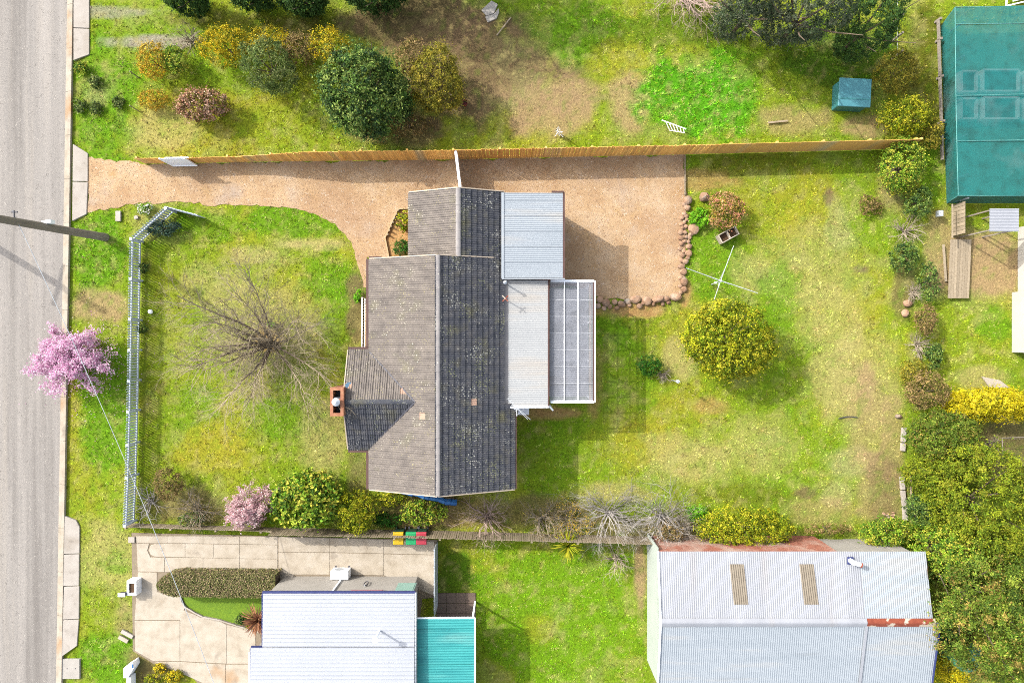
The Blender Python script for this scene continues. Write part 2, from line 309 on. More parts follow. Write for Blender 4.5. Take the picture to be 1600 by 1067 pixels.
def field(x, y):
    """ground colour, grass density and grass height at photograph-pixel ground positions"""
    n1 = fbm(x / 34, y / 34, 3); n2 = fbm(x / 90, y / 90, 11); n3 = fbm(x / 11, y / 11, 29, 3)
    col = np.tile(np.array(MID), (len(x), 1)); den = np.ones(len(x)); hgt = np.ones(len(x))
    def mixc(wt, c):
        col[:] = col * (1 - wt[:, None]) + np.array(c) * wt[:, None]
    mixc(np.clip((n2 - .5) * 4, 0, 1) * .6, YEL); mixc(np.clip((.5 - n2) * 4, 0, 1) * .5, LUSH)
    for cx, cy, rx, ry, c, s, dn, hg in BL:
        d = np.hypot((x - cx) / rx, (y - cy) / ry) + (n1 - .5) * 1.1 + (n3 - .5) * .5
        wt = np.clip((1.15 - d) / .4, 0, 1) * s
        mixc(wt, c); den = den * (1 - wt) + dn * wt; hgt = hgt * (1 - wt) + hg * wt
    mixc(np.clip((n3 - .56) * 5, 0, 1) * .4, STRAW); mixc(np.clip((.42 - n3) * 5, 0, 1) * .38, LUSH)
    mixc(np.clip((n1 - .6) * 6, 0, 1) * .3, PALE)
    return col, den, hgt
# hard surfaces and footprints the grass keeps off
ROADX = lambda y: 106 - y * 0.0165            # photograph x of the road edge
DRIVE = [(136, 246), (228, 256), (400, 254), (700, 250), (1068, 242), (1072, 330), (1066, 455), (1050, 468), (985, 470), (935, 462), (880, 445), (790, 470), (640, 440), (640, 400), (604, 402), (574, 402), (572, 452), (566, 452), (562, 430), (555, 402), (545, 380), (525, 350), (505, 338), (470, 328), (420, 322), (330, 320), (262, 316), (222, 318), (136, 330)]
NDRIVE = [(213, 836), (436, 838), (682, 846), (682, 905), (655, 930), (640, 1090), (380, 1090), (330, 1090), (300, 1052), (240, 1032), (212, 1016), (211, 965), (216, 900)]
NLAWN = [(282, 926), (420, 930), (412, 982), (372, 975), (345, 967), (315, 962), (292, 946)]
# ---------------------------------------------------------------- the ground
def ground():
    fine_x = np.arange(-29.5, 29.51, .17); fine_y = np.arange(-20, 20.01, .17)
    xs = np.concatenate([[-400, -200, -100, -60, -40], fine_x, [40, 60, 100, 200, 400]]); ys = np.concatenate([[-400, -200, -100, -50, -28], fine_y, [28, 50, 100, 200, 400]])
    X, Y = np.meshgrid(xs, ys); x = X.ravel(); y = Y.ravel()
    px = x * F / H + 800; py = 533.5 - y * F / H
    col, den, hg = field(px, py)
    z = (fbm(x * 1.7, y * 1.7, 5) - .5) * .03 - .018
    nx, ny = len(xs), len(ys); i = np.arange(nx * ny).reshape(ny, nx)
    f = np.stack([i[:-1, :-1].ravel(), i[:-1, 1:].ravel(), i[1:, 1:].ravel(), i[1:, :-1].ravel()], 1)
    me = mesh_np('ground', np.stack([x, y, z], 1), f, col * 1.04); me.shade_smooth()
    m = bpy.data.materials.new('earth_and_turf'); m.use_nodes = True
    n = m.node_tree.nodes; l = m.node_tree.links; b = n['Principled BSDF']; b.inputs['Roughness'].default_value = 1; b.inputs['Specular IOR Level'].default_value = .1
    a = n.new('ShaderNodeVertexColor'); a.layer_name = 'Col'
    nz = n.new('ShaderNodeTexNoise'); nz.inputs['Scale'].default_value = 9; nz.inputs['Detail'].default_value = 8; nz.inputs['Roughness'].default_value = .75
    g = n.new('ShaderNodeNewGeometry'); l.new(g.outputs['Position'], nz.inputs['Vector'])
    mr = n.new('ShaderNodeMapRange'); mr.inputs[1].default_value = .3; mr.inputs[2].default_value = .7; mr.inputs[3].default_value = .55; mr.inputs[4].default_value = 1.35
    l.new(nz.outputs[0], mr.inputs[0])
    hs = n.new('ShaderNodeHueSaturation'); l.new(a.outputs[0], hs.inputs['Color']); l.new(mr.outputs[0], hs.inputs['Value']); l.new(hs.outputs[0], b.inputs['Base Color'])
    bp = n.new('ShaderNodeBump'); bp.inputs['Strength'].default_value = 1; bp.inputs['Distance'].default_value = .05; l.new(nz.outputs[0], bp.inputs['Height']); l.new(bp.outputs[0], b.inputs['Normal'])
    tag(link('ground', me, m), 'uneven earth and turf under the yards', kind='structure')
ground()

def wobble(pts, amp=.05, step=.2, seed=1):
    rg = random.Random(seed); out = []; fx = [rg.uniform(0, 6.28) for _ in range(4)]
    for i in range(len(pts)):
        a = Vector(pts[i]); b = Vector(pts[(i + 1) % len(pts)]); n = max(1, int((b - a).length / step))
        for k in range(n):
            p = a.lerp(b, k / n); w_ = amp * .9 * (math.sin(p.x * 2.1 + fx[0]) + math.sin(p.y * 2.7 + fx[1]) + math.sin((p.x + p.y) * 4.3 + fx[2])) * .6; out.append((p.x + w_ + rg.uniform(-amp, amp), p.y + w_ + rg.uniform(-amp, amp)))
    return out
def sheet(name, pxpts, z, m, label=None, amp=.05, step=.2, seed=1, kind='structure', thick=.12):
    pts = [G(*p) for p in pxpts]
    if amp: pts = wobble(pts, amp, step, seed)
    b = MB().prism(pts, z - thick, z); me = b.mesh(name)
    bm = bmesh.new(); bm.from_mesh(me); bmesh.ops.triangulate(bm, faces=[f for f in bm.faces if len(f.verts) > 4]); bm.to_mesh(me); bm.free()
    o = link(name, me, m); return tag(o, label, kind=kind)
sheet('road', [(-900, -400), (ROADX(-400), -400), (ROADX(0), 0), (ROADX(533), 533), (ROADX(1067), 1067), (ROADX(1500), 1500), (-900, 1500)], .03, M['asphalt'], 'pale worn asphalt road', amp=0)
# kerb: gutter tray and upstand, in lengths with joints
kerb = empty('kerb', (-24, 0, 0), 'concrete kerb and gutter along the road', kind='structure')
y = -60
while y < 1130:
    y2 = y + 68
    q = lambda dx, yy: G(ROADX(yy) + dx, yy)
    b = MB().prism([q(0, y + .4), q(5.2, y + .4), q(5.2, y2), q(0, y2)], -.05, .055)
    b.prism([q(5.4, y + .4), q(10, y + .4), q(10, y2), q(5.4, y2)], -.05, .14)
    b.build('kerb_stone', M['concrete'], kerb); y = y2
# crossover slabs from kerb to boundary
cross = empty('crossover', (-23, 0, 0), 'pale concrete driveway crossovers beside the kerb', kind='structure')
def slab(root, pxpts, z, m, name='concrete_slab', tilt=0.0):
    pts = [G(*p) for p in pxpts]; cx = sum(p[0] for p in pts) / len(pts); cy = sum(p[1] for p in pts) / len(pts)
    pts = [(cx + (x - cx) * .996 , cy + (y - cy) * .996) for x, y in pts]
    return MB().prism(pts, -.08, (lambda x, y: z - tilt * (x - pts[0][0])) if tilt else z).build(name, m, root, bevel=.012)
for a, b, c, d in ((-60, -4, 1, 1), (-3, 45, 1, 1), (46, 96, 1, .25)):
    slab(cross, [(117, a), (140, a), (140, b if d == 1 else b - 10), (117, b)], .125, M['concrete_pale'], tilt=.1)
slab(cross, [(116, 226), (138, 240), (138, 284), (115.5, 284)], .125, M['concrete_pale'], tilt=.1)
slab(cross, [(115.5, 285), (138, 285), (136, 335), (115, 346)], .125, M['concrete_pale'], tilt=.1)
slab(cross, [(103, 805), (120, 812), (125, 822), (125, 864), (102, 864)], .125, M['concrete_pale'], tilt=.1)
for a, b in ((865, 914), (915, 966)): slab(cross, [(102, a), (124.5, a), (124, b), (100.5, b)], .125, M['concrete_pale'], tilt=.1)
slab(cross, [(100.5, 967), (124, 967), (121, 1008), (98.5, 1024)], .125, M['concrete_pale'], tilt=.1)
lidp = empty('pit_cover', P(112, 1044), 'square grey concrete pit cover set in grass behind the kerb', 'pit cover')
slab(lidp, [(97.5, 1028), (126, 1028), (126, 1059), (97.5, 1059)], .1, M['concrete_grey'], 'lid')
MB().tube(P(105, 1044, .1), P(105, 1044, .108), .03, n=8).tube(P(118, 1044, .1), P(118, 1044, .108), .03, n=8).build('lifting_hole', M['dark_metal'], lidp)

# gravel driveway
sheet('gravel_driveway', DRIVE, .004, M['gravel'], 'tan gravel driveway curving round to the yard behind the house', amp=.07, step=.22)
def pebbles(n, poly, seed, name, m, lab, zb, s0, s1, keep=None, jit=0.0):
    rg = np.random.default_rng(seed); P_ = np.array([G(*p) for p in poly]); lo = P_.min(0); hi = P_.max(0)
    x = rg.uniform(lo[0], hi[0], n * 5); y = rg.uniform(lo[1], hi[1], n * 5); k = inpoly(x, y, [tuple(p) for p in P_])
    if keep is not None: k &= keep(x, y)
    x = x[k][:n] + rg.normal(0, jit, n) * (jit > 0); y = y[k][:n] + rg.normal(0, jit, n) * (jit > 0); s = rg.uniform(s0, s1, len(x)); an = rg.uniform(0, 6.28, len(x))
    base = np.array([(1, 0, 0), (0, .8, 0), (-1, 0, 0), (0, -.8, 0), (0, 0, .8)])
    v = np.zeros((len(x), 5, 3)); c, sn = np.cos(an), np.sin(an)
    for i, (a, b_, d) in enumerate(base):
        v[:, i, 0] = x + s * (a * c - b_ * sn); v[:, i, 1] = y + s * (a * sn + b_ * c); v[:, i, 2] = zb + s * d
    f = (np.arange(len(x))[:, None, None] * 5 + np.array([(0, 1, 4), (1, 2, 4), (2, 3, 4), (3, 0, 4)])[None]).reshape(-1, 3)
    return tag(link(name, mesh_np(name, v.reshape(-1, 3), f), m), lab, kind='stuff')
M['pebble'] = mat('pebble', [D(176, 138, 104), D(220, 184, 148), D(240, 214, 186)], 9, lo=.36, hi=.62)
pebbles(13000, DRIVE, 3, 'gravel', M['pebble'], 'loose pebbles on the tan driveway', .004, .012, .03)
pebbles(7000, DRIVE, 9, 'gravel', M['pebble'], 'pebbles spilling from the driveway edge into the grass', -.004, .012, .028, jit=.3)

# neighbour's concrete driveway in slabs
nd = empty('concrete_driveway', P(300, 930), "pale jointed concrete driveway of the neighbouring house", kind='structure')
S = [[(213, 837), (262, 837), (262, 848), (214, 848)], [(262, 837), (318, 837), (318, 848.5), (262, 848)], [(318, 837), (375, 837.5), (375, 849.5), (318, 848.5)], [(375, 837.5), (434.5, 838), (434.5, 850.5), (375, 849.5)],
 [(233, 859), (236, 851), (243, 848.8), (290, 849), (290, 870), (243, 869), (236, 866)], [(290, 849), (334, 849.5), (334, 871), (290, 870)], [(334, 849.5), (375, 850), (375, 872), (334, 871)], [(375, 850), (434.5, 851), (434.5, 872.5), (375, 872)],
 [(214, 848.5), (234, 848.5), (231, 859), (236, 870), (258, 870.5), (258, 893), (216, 892)], [(258, 870.5), (318, 871), (318, 893), (258, 893)], [(318, 871), (375, 872), (375, 893), (318, 893)], [(375, 872.5), (434.5, 873), (434.5, 893), (375, 893)],
 [(216, 893), (246, 893.5), (246, 924), (280, 930), (290, 948), (282, 968), (211, 968)], [(211, 969), (282, 969), (282, 1032), (240, 1032), (212, 1016)], [(282, 950), (316, 964), (345, 970), (355, 975), (355, 1036), (282, 1032)],
 [(355, 975), (400, 986), (400, 1036), (355, 1036)], [(242, 1033), (282, 1033), (282, 1050)], [(282, 1033), (353, 1037), (353, 1075), (320, 1067), (282, 1050)], [(353, 1037), (392, 1037), (392, 1100), (353, 1100)],
 [(435.5, 838), (515, 840), (515, 862), (435.5, 862)], [(515, 840), (600, 842), (600, 864), (515, 862)], [(600, 842), (679, 845), (679, 866), (600, 864)],
 [(435.5, 862.5), (515, 862.5), (515, 897), (435.5, 897)], [(515, 863), (600, 864.5), (600, 898), (515, 897)], [(600, 865), (679, 866.5), (679, 930), (600, 898)], [(435.5, 897.5), (460, 897.5), (445, 925), (435.5, 925)]]
for i, s in enumerate(S): slab(nd, s, .05 + (i % 3) * .002, M['concrete'])
M['joint'] = mat('joint_dirt', [D(158, 142, 120), D(178, 162, 138)], 6, rough=1)
sheet('garden_soil', [(206, 832), (684, 843), (684, 932), (660, 935), (640, 1090), (330, 1090), (300, 1056), (240, 1036), (208, 1016)], .03, M['joint'], 'dark soil showing in the driveway joints', amp=0)
# lawn crescent and edging
sheet('lawn', NLAWN, .055, mat('turf', [D(110, 150, 20), D(140, 175, 25)], 9, bump=.8), 'small crescent of lawn beside the clipped hedge', amp=.02)
ed = [(281, 928), (284, 940), (291, 948), (306, 957), (318, 963), (344, 968), (372, 977), (404, 986)]
ke = empty('edging_strip', P(318, 963), 'thin white concrete edging around the lawn crescent', 'garden edging')
for i, (a, b) in enumerate(zip(ed, ed[1:])):
    MB().bar(P(*a, .09), P(*b, .09), .07, .16).build('edging_stone', M['concrete_pale'], ke)

# ---------------------------------------------------------------- the house
PITCH = math.atan(.425); TP = .425
house = empty('house', (-3.5, -1.6, 0), 'single storey house with a speckled grey tiled gable roof', 'house')
EW, RX, RZ = -7.05, -3.52, 4.6                       # main roof: west eave x, ridge x, ridge z
YN, YS, YNN = 4.08, -7.32, 7.36                      # gable ends: main north, south, far north
NRX, NRZ = -2.58, 4.2
WX, WY, WZ, WYN, WYS = -8.12, -2.91, 4.12, -.45, -5.32     # west wing
ez = lambda run, rz: rz - TP * run
wl = MB()
wl.prism([(EW + .5, YN - .3), (EW + .5, YS + .3), (-.2, YS + .3), (-.2, 3), (-.2, YNN - .3), (-4.6, YNN - .3), (-4.6, YN - .3)], 0, 2.9)
wl.prism([(WX + .35, WYN - .4), (WX + .35, WYS + .4), (EW + .6, WYS + .4), (EW + .6, WYN - .4)], 0, 2.85)
wl.build('wall', M['wall_brick'], house)
ga = MB()                                            # gable triangles
def gable(y, xl, xr, xm, zl, zr, zm, t=.1):
    v = [(xl, y, 2.8), (xr, y, 2.8), (xr, y, zr), (xm, y, zm), (xl, y, zl)]
    v = v + [(a, y + t, c) for a, b, c in v]; ga.add(v, [(4, 3, 2, 1, 0), (5, 6, 7, 8, 9)] + [(k, (k + 1) % 5, 5 + (k + 1) % 5, 5 + k) for k in range(5)])
gable(YN - .35, EW + .4, -.2, RX, 3.2, 3.1, 4.5); gable(YS + .25, EW + .4, -.3, RX, 3.2, 3.1, 4.5); gable(YNN - .3, -4.7, -.3, NRX, 3.15, 3.1, 4.1)
ga.build('gable', M['wall_cream'], house)
gw = MB(); v = [(WX + .3, WYN - .3, 2.8), (WX + .3, WYS + .3, 2.8), (WX + .3, WY, 4.0)]; v += [(a + .1, b, c) for a, b, c in v]
gw.add(v, [(0, 1, 2), (5, 4, 3), (0, 3, 4, 1), (1, 4, 5, 2), (2, 5, 3, 0)]).build('gable', M['wall_cream'], house)

# under-roof deck the tiles lie on
roof = MB()
def plane(o, u, L, vdir, run, t=.03):
    """o: eave corner, u: unit vector along eave, vdir: horizontal unit vector up the slope"""
    o = Vector(o) - Vector((0, 0, .035)); u = Vector(u); v = Vector(vdir)
    a = [o, o + u * L, o + u * L + v * run + Vector((0, 0, TP * run)), o + v * run + Vector((0, 0, TP * run))]
    a = a + [p - Vector((0, 0, t)) for p in a]
    roof.add(a, [(0, 1, 2, 3), (7, 6, 5, 4), (0, 4, 5, 1), (1, 5, 6, 2), (2, 6, 7, 3), (3, 7, 4, 0)])
slopes = [  # eave corner, along, length, up direction, run, skip test, seed
 ((EW, YN, ez(3.53, RZ)), (0, -1, 0), YN - YS, (1, 0, 0), 3.53),
 ((-5.09, YNN, ez(2.51, NRZ)), (0, -1, 0), YNN - YN, (1, 0, 0), 2.51),
 ((.1, YS, ez(3.62, RZ)), (0, 1, 0), YN - YS, (-1, 0, 0), 3.62),
 ((.1, YN, ez(3.62, RZ)), (0, 1, 0), YNN - YN, (-1, 0, 0), 2.68),
 ((-4.4, WYN, ez(2.46, WZ)), (-1, 0, 0), -4.4 - WX, (0, -1, 0), 2.46),
 ((WX, WYS, ez(2.41, WZ)), (1, 0, 0), -4.4 - WX, (0, 1, 0), 2.41)]
for s in slopes: plane(*s)
roof_o = roof.build('roof', M['ridge'], house)
TW, TE, TLN = .32, .292, .345                        # tile width, exposed length on the slope, full length
def tile_mesh():
    xs = [0, .012, .024, .085, .1, .115, .13, .195, .21, .225, .24, .30, .312, .32]
    zs = [.034, .034, .008, .008, .030, .030, .008, .008, .030, .030, .008, .008, .026, .026]
    b = MB(); n = len(xs); v = []
    for yv, dz in ((0, .04), (TLN, .0)):
        for x, z in zip(xs, zs): v.append((x - TW / 2, yv, z + dz))
    for x in xs: v.append((x - TW / 2, 0, .004))
    b.add(v, [(k, k + 1, n + k + 1, n + k) for k in range(n - 1)] + [(2 * n + k, 2 * n + k + 1, k + 1, k) for k in range(n - 1)])
    return b.mesh('roof_tile')
tm = tile_mesh(); tm.materials.append(M['tile']); tm3 = tm.copy(); tm3.materials.clear(); tm3.materials.append(M['tile_shaded']); tm2 = tm.copy(); tm2.materials.clear(); tm2.materials.append(M['tile_new'])
tv = np.array([v.co for v in tm.vertices]); tf = np.array([p.vertices for p in tm.polygons])
rg = random.Random(21); rest_v = []; rest_f = []; rest_m = []; spots = []
for si, (o, u, L, vd, run) in enumerate(slopes):
    o = Vector(o); u = Vector(u); vd = Vector(vd); sl_ = Vector((vd.x * math.cos(PITCH), vd.y * math.cos(PITCH), math.sin(PITCH)))
    nrm = u.cross(sl_)
    flip = nrm.z < 0
    xa = -u if flip else u; nrm = xa.cross(sl_)
    ns = int(L / TW) ; nw = L / ns; slen = run / math.cos(PITCH); nc = int(slen / TE)
    for j in range(nc + 1):
        for i in range(ns):
            c = o + u * (nw * (i + .5)) + sl_ * (j * TE - .05)
            if j * TE > slen - .1: continue
            if si == 0:      # under the west wing
                if WYS + .5 < c.y < WYN - .5 and (c.x < -7.0 + (2.45 - abs(c.y - WY)) - .55): continue
            if si >= 4:
                lim = -7.05 + (2.45 - abs(c.y - WY)) + .5
                if c.x > lim: continue
            if si == 2 and -3.0 < c.y and c.x > -.3: continue    # covered by the rear metal roof
            if si == 3 and c.x > -.3: continue
            if si == 4 and c.x < -7.9 and abs(c.y + 2.45) < .0: continue
            m = Matrix((xa, sl_, nrm)).transposed()
            m = m @ Matrix.Rotation(rg.gauss(0, .006), 3, 'Z') @ Matrix.Rotation(rg.gauss(0, .006), 3, 'X')
            c = c + nrm * (rg.uniform(0, .006) + .0015 * (i % 2))
            spots.append((c, m, si, j, i))
rg.shuffle(spots)
new = {id(s) for s in spots[:7]}
for k, (c, m, si, j, i) in enumerate(spots):
    odd = (si == 0 and j in (9, 10) and abs(c.y + 3.72) < .17 and c.x > -4.6) or (si == 2 and j == 7 and abs(c.y + 2.95) < .17) or (si == 4 and j == 7 and c.x > -5.3 and c.x < -4.9) or (si == 4 and j == 6 and c.x < -7.8)
    if k < 292 or odd:
        link('roof_tile', tm2 if odd else (tm3 if si in (2, 3, 5) else tm), None, roof_o, c, m.to_euler())  # east and south slopes take the shade-darkened tile copy
    else:
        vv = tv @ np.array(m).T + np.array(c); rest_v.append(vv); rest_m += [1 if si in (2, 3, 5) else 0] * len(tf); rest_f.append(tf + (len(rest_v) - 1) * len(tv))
me = mesh_np('roof_tile_rows', np.concatenate(rest_v), np.concatenate(rest_f)); me.materials.append(M['tile']); me.materials.append(M['tile_shaded']); me.polygons.foreach_set('material_index', rest_m)
tag(link('roof_tile', me, None, roof_o), kind='stuff')
# ridge caps: half round, one mesh each
def cap_mesh(L=.42):
    b = MB(); v = []
    for yv, s in ((0, 1.0), (L, .93)):
        for k in range(7):
            t = math.pi * k / 6; v.append((.13 * s * math.cos(t), yv, .07 * s * math.sin(t)))
    return b.add(v, [(k + 1, k, 7 + k, 8 + k) for k in range(6)]).mesh('ridge_cap')
cm = cap_mesh(); cm.materials.append(M['ridge'])
def caps(a, b, cm=cm):
    a, b = Vector(a), Vector(b); d = b - a; n = int(d.length / .39); rot = d.to_track_quat('Y', 'Z').to_euler()
    for k in range(n): link('ridge_cap', cm, None, roof_o, a + d * (k / n) + Vector((0, 0, rg.uniform(0, .008))), rot)
caps((RX, YS, RZ + .01), (RX, YN, RZ + .01)); caps((NRX, YN, NRZ + .01), (NRX, YNN, NRZ + .01)); cm2 = cm.copy(); cm2.materials.clear(); cm2.materials.append(M['tile_shaded']); caps((WX, WY, WZ - .02), (-4.75, WY, WZ - .02), cm2)
vl = MB()                                            # valley trays
for yy in (WYN - .02, WYS + .02):
    a = Vector((-7.12, yy, 3.09)); b = Vector((-4.66, WY, 4.17)); vl.bar(a + Vector((0, 0, .02)), b + Vector((0, 0, .0)), .07, .05)
vl.build('valley_tray', M['dark_metal'], house)
for p, q in (((EW - .13, YN + .02, 3.06), (EW - .13, WYN + .18, 3.06)), ((EW - .13, WYS - .18, 3.06), (EW - .13, YS, 3.06)), ((EW - .06, WYN + .12, 3.04), (WX - .02, WYN + .12, 3.04)), ((EW - .06, WYS - .12, 3.04), (WX - .02, WYS - .12, 3.04)),
             ((.17, YS, 3.0), (.17, -3.3, 3.0)), ((EW - .06, YN + .08, 3.05), (EW + .55, YN + .08, 3.05))):
    MB().bar(p, q, .12, .12).build('gutter', M['gutter'], house)
for a, m_, c in (((EW, YN + .03, 3.08), (RX, YN + .03, RZ - .03), (-.9, YN + .03, 3.47)), ((EW, YS - .03, 3.08), (RX, YS - .03, RZ - .03), (.1, YS - .03, 3.04)), ((-5.09, YNN + .03, 3.12), (NRX, YNN + .03, NRZ - .02), (-.4, YNN + .03, 3.27)), ((WX - .03, WYN, 3.06), (WX - .03, WY, WZ - .03), (WX - .03, WYS, 3.06))):
    for p, q in ((a, m_), (m_, c)): MB().bar(p, q, .05, .17).build('bargeboard', M['barge'], house)
# windows, front door
for (x, y_, w_, h_) in ((EW + .49, -6.2, 1.5, 1.2), (EW + .49, 2.6, 1.6, 1.3)):
    fr = MB().box((x, y_, 1.6), (.08, w_, h_)).build('window', M['white_paint'], house)
    MB().box((x - .045, y_, 1.6), (.02, w_ - .14, h_ - .14)).build('pane', mat('window_glass', [(.02, .03, .04), (.03, .04, .05)], 1, rough=.05), fr)
dr = MB().box((EW + .47, 1.0, 1.3), (.07, .9, 2.05)).build('door', M['old_timber'], house)
MB().tube((EW + .42, 1.3, 1.25), (EW + .36, 1.3, 1.25), .03).build('handle', M['dark_metal'], dr)
# chimney in brick courses
ch = empty('chimney', P(530, 626)); ch.parent = house; ch.location -= worldloc(house)
z = 0; br = MB(); x0, x1, y0, y1 = -8.68, -8.06, -3.55, -2.2; TOPZ = 4.35
cz = 0.0; k = 0
core = MB()
while cz < TOPZ - .02:
    off = .12 if k % 2 else 0
    for (ax, ay, bx, by) in ((x0, y0, x1, y0), (x1, y0, x1, y1), (x1, y1, x0, y1), (x0, y1, x0, y0)):
        L = math.hypot(bx - ax, by - ay); n = max(2, round(L / .235)); d = ((bx - ax) / L, (by - ay) / L)
        for i in range(n):
            t = (i + .5) * L / n + (off * .4 if 0 < i < n - 1 else 0)
            br.box((ax + d[0] * t - d[1] * .055, ay + d[1] * t + d[0] * .055, cz + .038), (L / n - .012, .11, .074), rz=math.atan2(d[1], d[0]))
    cz += .086; k += 1
core.prism([(x0 + .02, y0 + .02), (x1 - .02, y0 + .02), (x1 - .02, y1 - .02), (x0 + .02, y1 - .02)], 0, 3.75)
cc = (y0 + y1) / 2
core.box(((x0 + x1) / 2, cc, 4.0), (.4, .42, .66))
tag(br.build('brick', M['brick'], ch), kind='stuff'); core.build('mortar_core', M['dark_metal'], ch)
mc = MB()
for yy in (y0 + .06, y1 - .06): mc.box(((x0 + x1) / 2, yy, TOPZ + .015), (x1 - x0 + .03, .15, .05))
for xx in (x0 + .06, x1 - .06): mc.box((xx, cc, TOPZ + .017), (.15, y1 - y0 - .17, .05))
mc.box(((x0 + x1) / 2, cc, TOPZ + .016), (x1 - x0 - .17, .3, .05)); mc.build('mortar_cap', M['brick'], ch)
cp = MB().tube(((x0 + x1) / 2, cc, TOPZ + .04), ((x0 + x1) / 2, cc, TOPZ + .22), .13, n=14).tube(((x0 + x1) / 2, cc, TOPZ + .22), ((x0 + x1) / 2, cc, TOPZ + .34), .2, .04, n=14); cp.build('flue_cowl', M['galv'], ch)
MB().tube((-7.92, -2.17, 3.78), (-7.9, -2.17, 3.83), .2, n=14).build('flashing_plate', mat('blue_grey_flashing', [D(120, 170, 205), D(150, 190, 215)], 3, rough=.5), house)

# ---- rear metal roofs: corrugated sheets, each sheet a part
def corrugated(root, xr, yr, zf, along='x', pitch=.1, amp=.012, sheet_w=.8, m=None, name='roof_sheet', trap=False, drop=.003):
    """zf(x, y) height; ribs run along the given axis"""
    a0, a1 = (yr if along == 'x' else xr); c = a0; k = 0
    while c < a1 - .02:
        e = min(a1, c + sheet_w); b = MB(); v = []; s = c; prof = []
        while s < e + .001:
            if trap:
                for d, h in ((0, 0), (.06, 0), (.075, amp * 2), (.105, amp * 2), (.12, 0)):
                    if s + d <= e + .001: prof.append((s + d, h))
                s += pitch
            else:
                for d, h in ((0, -1), (.25, 0), (.5, 1), (.75, 0)):
                    if s + d * pitch <= e + .001: prof.append((s + d * pitch, h * amp))
                s += pitch
        if prof[-1][0] < e - .001: prof.append((e, prof[-1][1]))
        n = len(prof); l0, l1 = (xr if along == 'x' else yr)
        for q in (l0, l1):
            for s_, h in prof:
                x, y = (q, s_) if along == 'x' else (s_, q)
                v.append((x, y, zf(x, y) + h + (k % 2) * drop))
        b.add(v, [(i, i + 1, n + i + 1, n + i) if along != 'x' else (i + 1, i, n + i, n + i + 1) for i in range(n - 1)])
        b.build(name, m, root); c = e; k += 1
gar = empty('rear_addition', (1, 5.2, 0), 'flat corrugated metal roofed addition behind the north end of the house', 'house addition')
MB().prism([(-.1, 3.3), (2.3, 3.3), (2.3, 7.1), (-.1, 7.1)], 0, 3.25).build('wall', M['wall_brick'], gar)
corrugated(gar, (-.48, 2.5), (3.12, 7.3), lambda x, y: 3.46 - .02 * (x + .5), m=M['zinc'], pitch=.1, sheet_w=.76)
MB().bar((2.55, 3.05, 3.33), (2.55, 7.32, 3.33), .1, .12).build('gutter', M['gutter'], gar)
MB().bar((-.5, 3.08, 3.42), (2.6, 3.08, 3.36), .05, .16).bar((-.46, 3.1, 3.47), (-.46, 7.3, 3.47), .12, .05).build('flashing', M['zinc'], gar)
MB().bar((1.95, 7.36, 3.4), (2.56, 7.36, 3.38), .08, .1).build('downpipe_head', M['gutter'], gar)
mid = empty('rear_lean_to', (.6, 0, 0), 'lean-to with a pale corrugated metal roof between tiles and pergola', 'lean-to')
MB().prism([(-.1, -2.9), (1.6, -2.9), (1.6, 3.0), (-.1, 3.0)], 0, 2.85).build('wall', M['wall_cream'], mid)
corrugated(mid, (-.49, 1.78), (-3.22, 3.04), lambda x, y: 3.16 - .04 * (x + .5), m=M['zinc_dull'], pitch=.11, sheet_w=.77, amp=.009)
MB().bar((1.82, -3.24, 3.0), (1.82, 3.03, 3.0), .07, .12).build('gutter', M['gutter'], mid)
MB().bar((-.46, -3.2, 3.2), (-.46, 3.02, 3.2), .12, .05).bar((-.45, -3.25, 3.17), (1.82, -3.25, 3.1), .08, .05).build('flashing', M['white_metal'], mid)
per = empty('pergola', (3, 0, 0), 'pergola roofed in clear corrugated plastic with white battens', 'pergola')
PX0, PX1, PY0, PY1 = 1.9, 4.06, -3.0, 3.0; pz = lambda x, y: 2.82 - .03 * (x - 1.9)
corrugated(per, (PX0, PX1), (PY0, PY1), pz, m=M['poly'], pitch=.1, sheet_w=.857, amp=.014)
for xx in (2.62, 3.3): MB().bar((xx, PY0, pz(xx, 0) + .03), (xx, PY1, pz(xx, 0) + .03), .045, .03).build('batten', M['white_paint'], per)
for k in range(8):
    yy = PY0 + .05 + k * (PY1 - PY0 - .1) / 7; MB().bar((PX0, yy, 2.7), (PX1, yy, 2.63), .035, .12).build('rafter', M['white_paint'], per)
for p, q in (((PX0 + .03, PY0 - .03, 2.83), (PX1 + .05, PY0 - .03, 2.77)), ((PX0 + .03, PY1 + .03, 2.83), (PX1 + .05, PY1 + .03, 2.77))): MB().bar(p, q, .1, .06).build('edge_trim', M['white_metal'], per)
MB().bar((PX1 + .03, PY0, 2.72), (PX1 + .03, PY1, 2.72), .06, .12).build('gutter', M['gutter'], per)
MB().bar((PX1 + .1, PY0 - .05, 2.74), (PX1 + .1, PY1 + .05, 2.74), .04, .12).build('fascia', M['white_metal'], per)
MB().bar((PX1 - .12, PY0, 2.6), (PX1 - .12, PY1, 2.6), .1, .06).build('beam', M['sleeper'], per)
for yy in (PY0 + .1, -1, 1, PY1 - .1): MB().bar((PX1 - .06, yy, 0), (PX1 - .06, yy, 2.58), .09, .09).build('post', M['white_paint'], per)
pv = empty('patio', (3, 0, 0), 'grey paved patio under the pergola', kind='structure')
for i in range(5):
    for j in range(13): MB().box((PX0 + .2 + i * .45, PY0 + .25 + j * .45, .0), (.44, .44, .09 + .004 * ((i * 7 + j * 3) % 3))).build('paving_slab', M['concrete_grey'], pv)
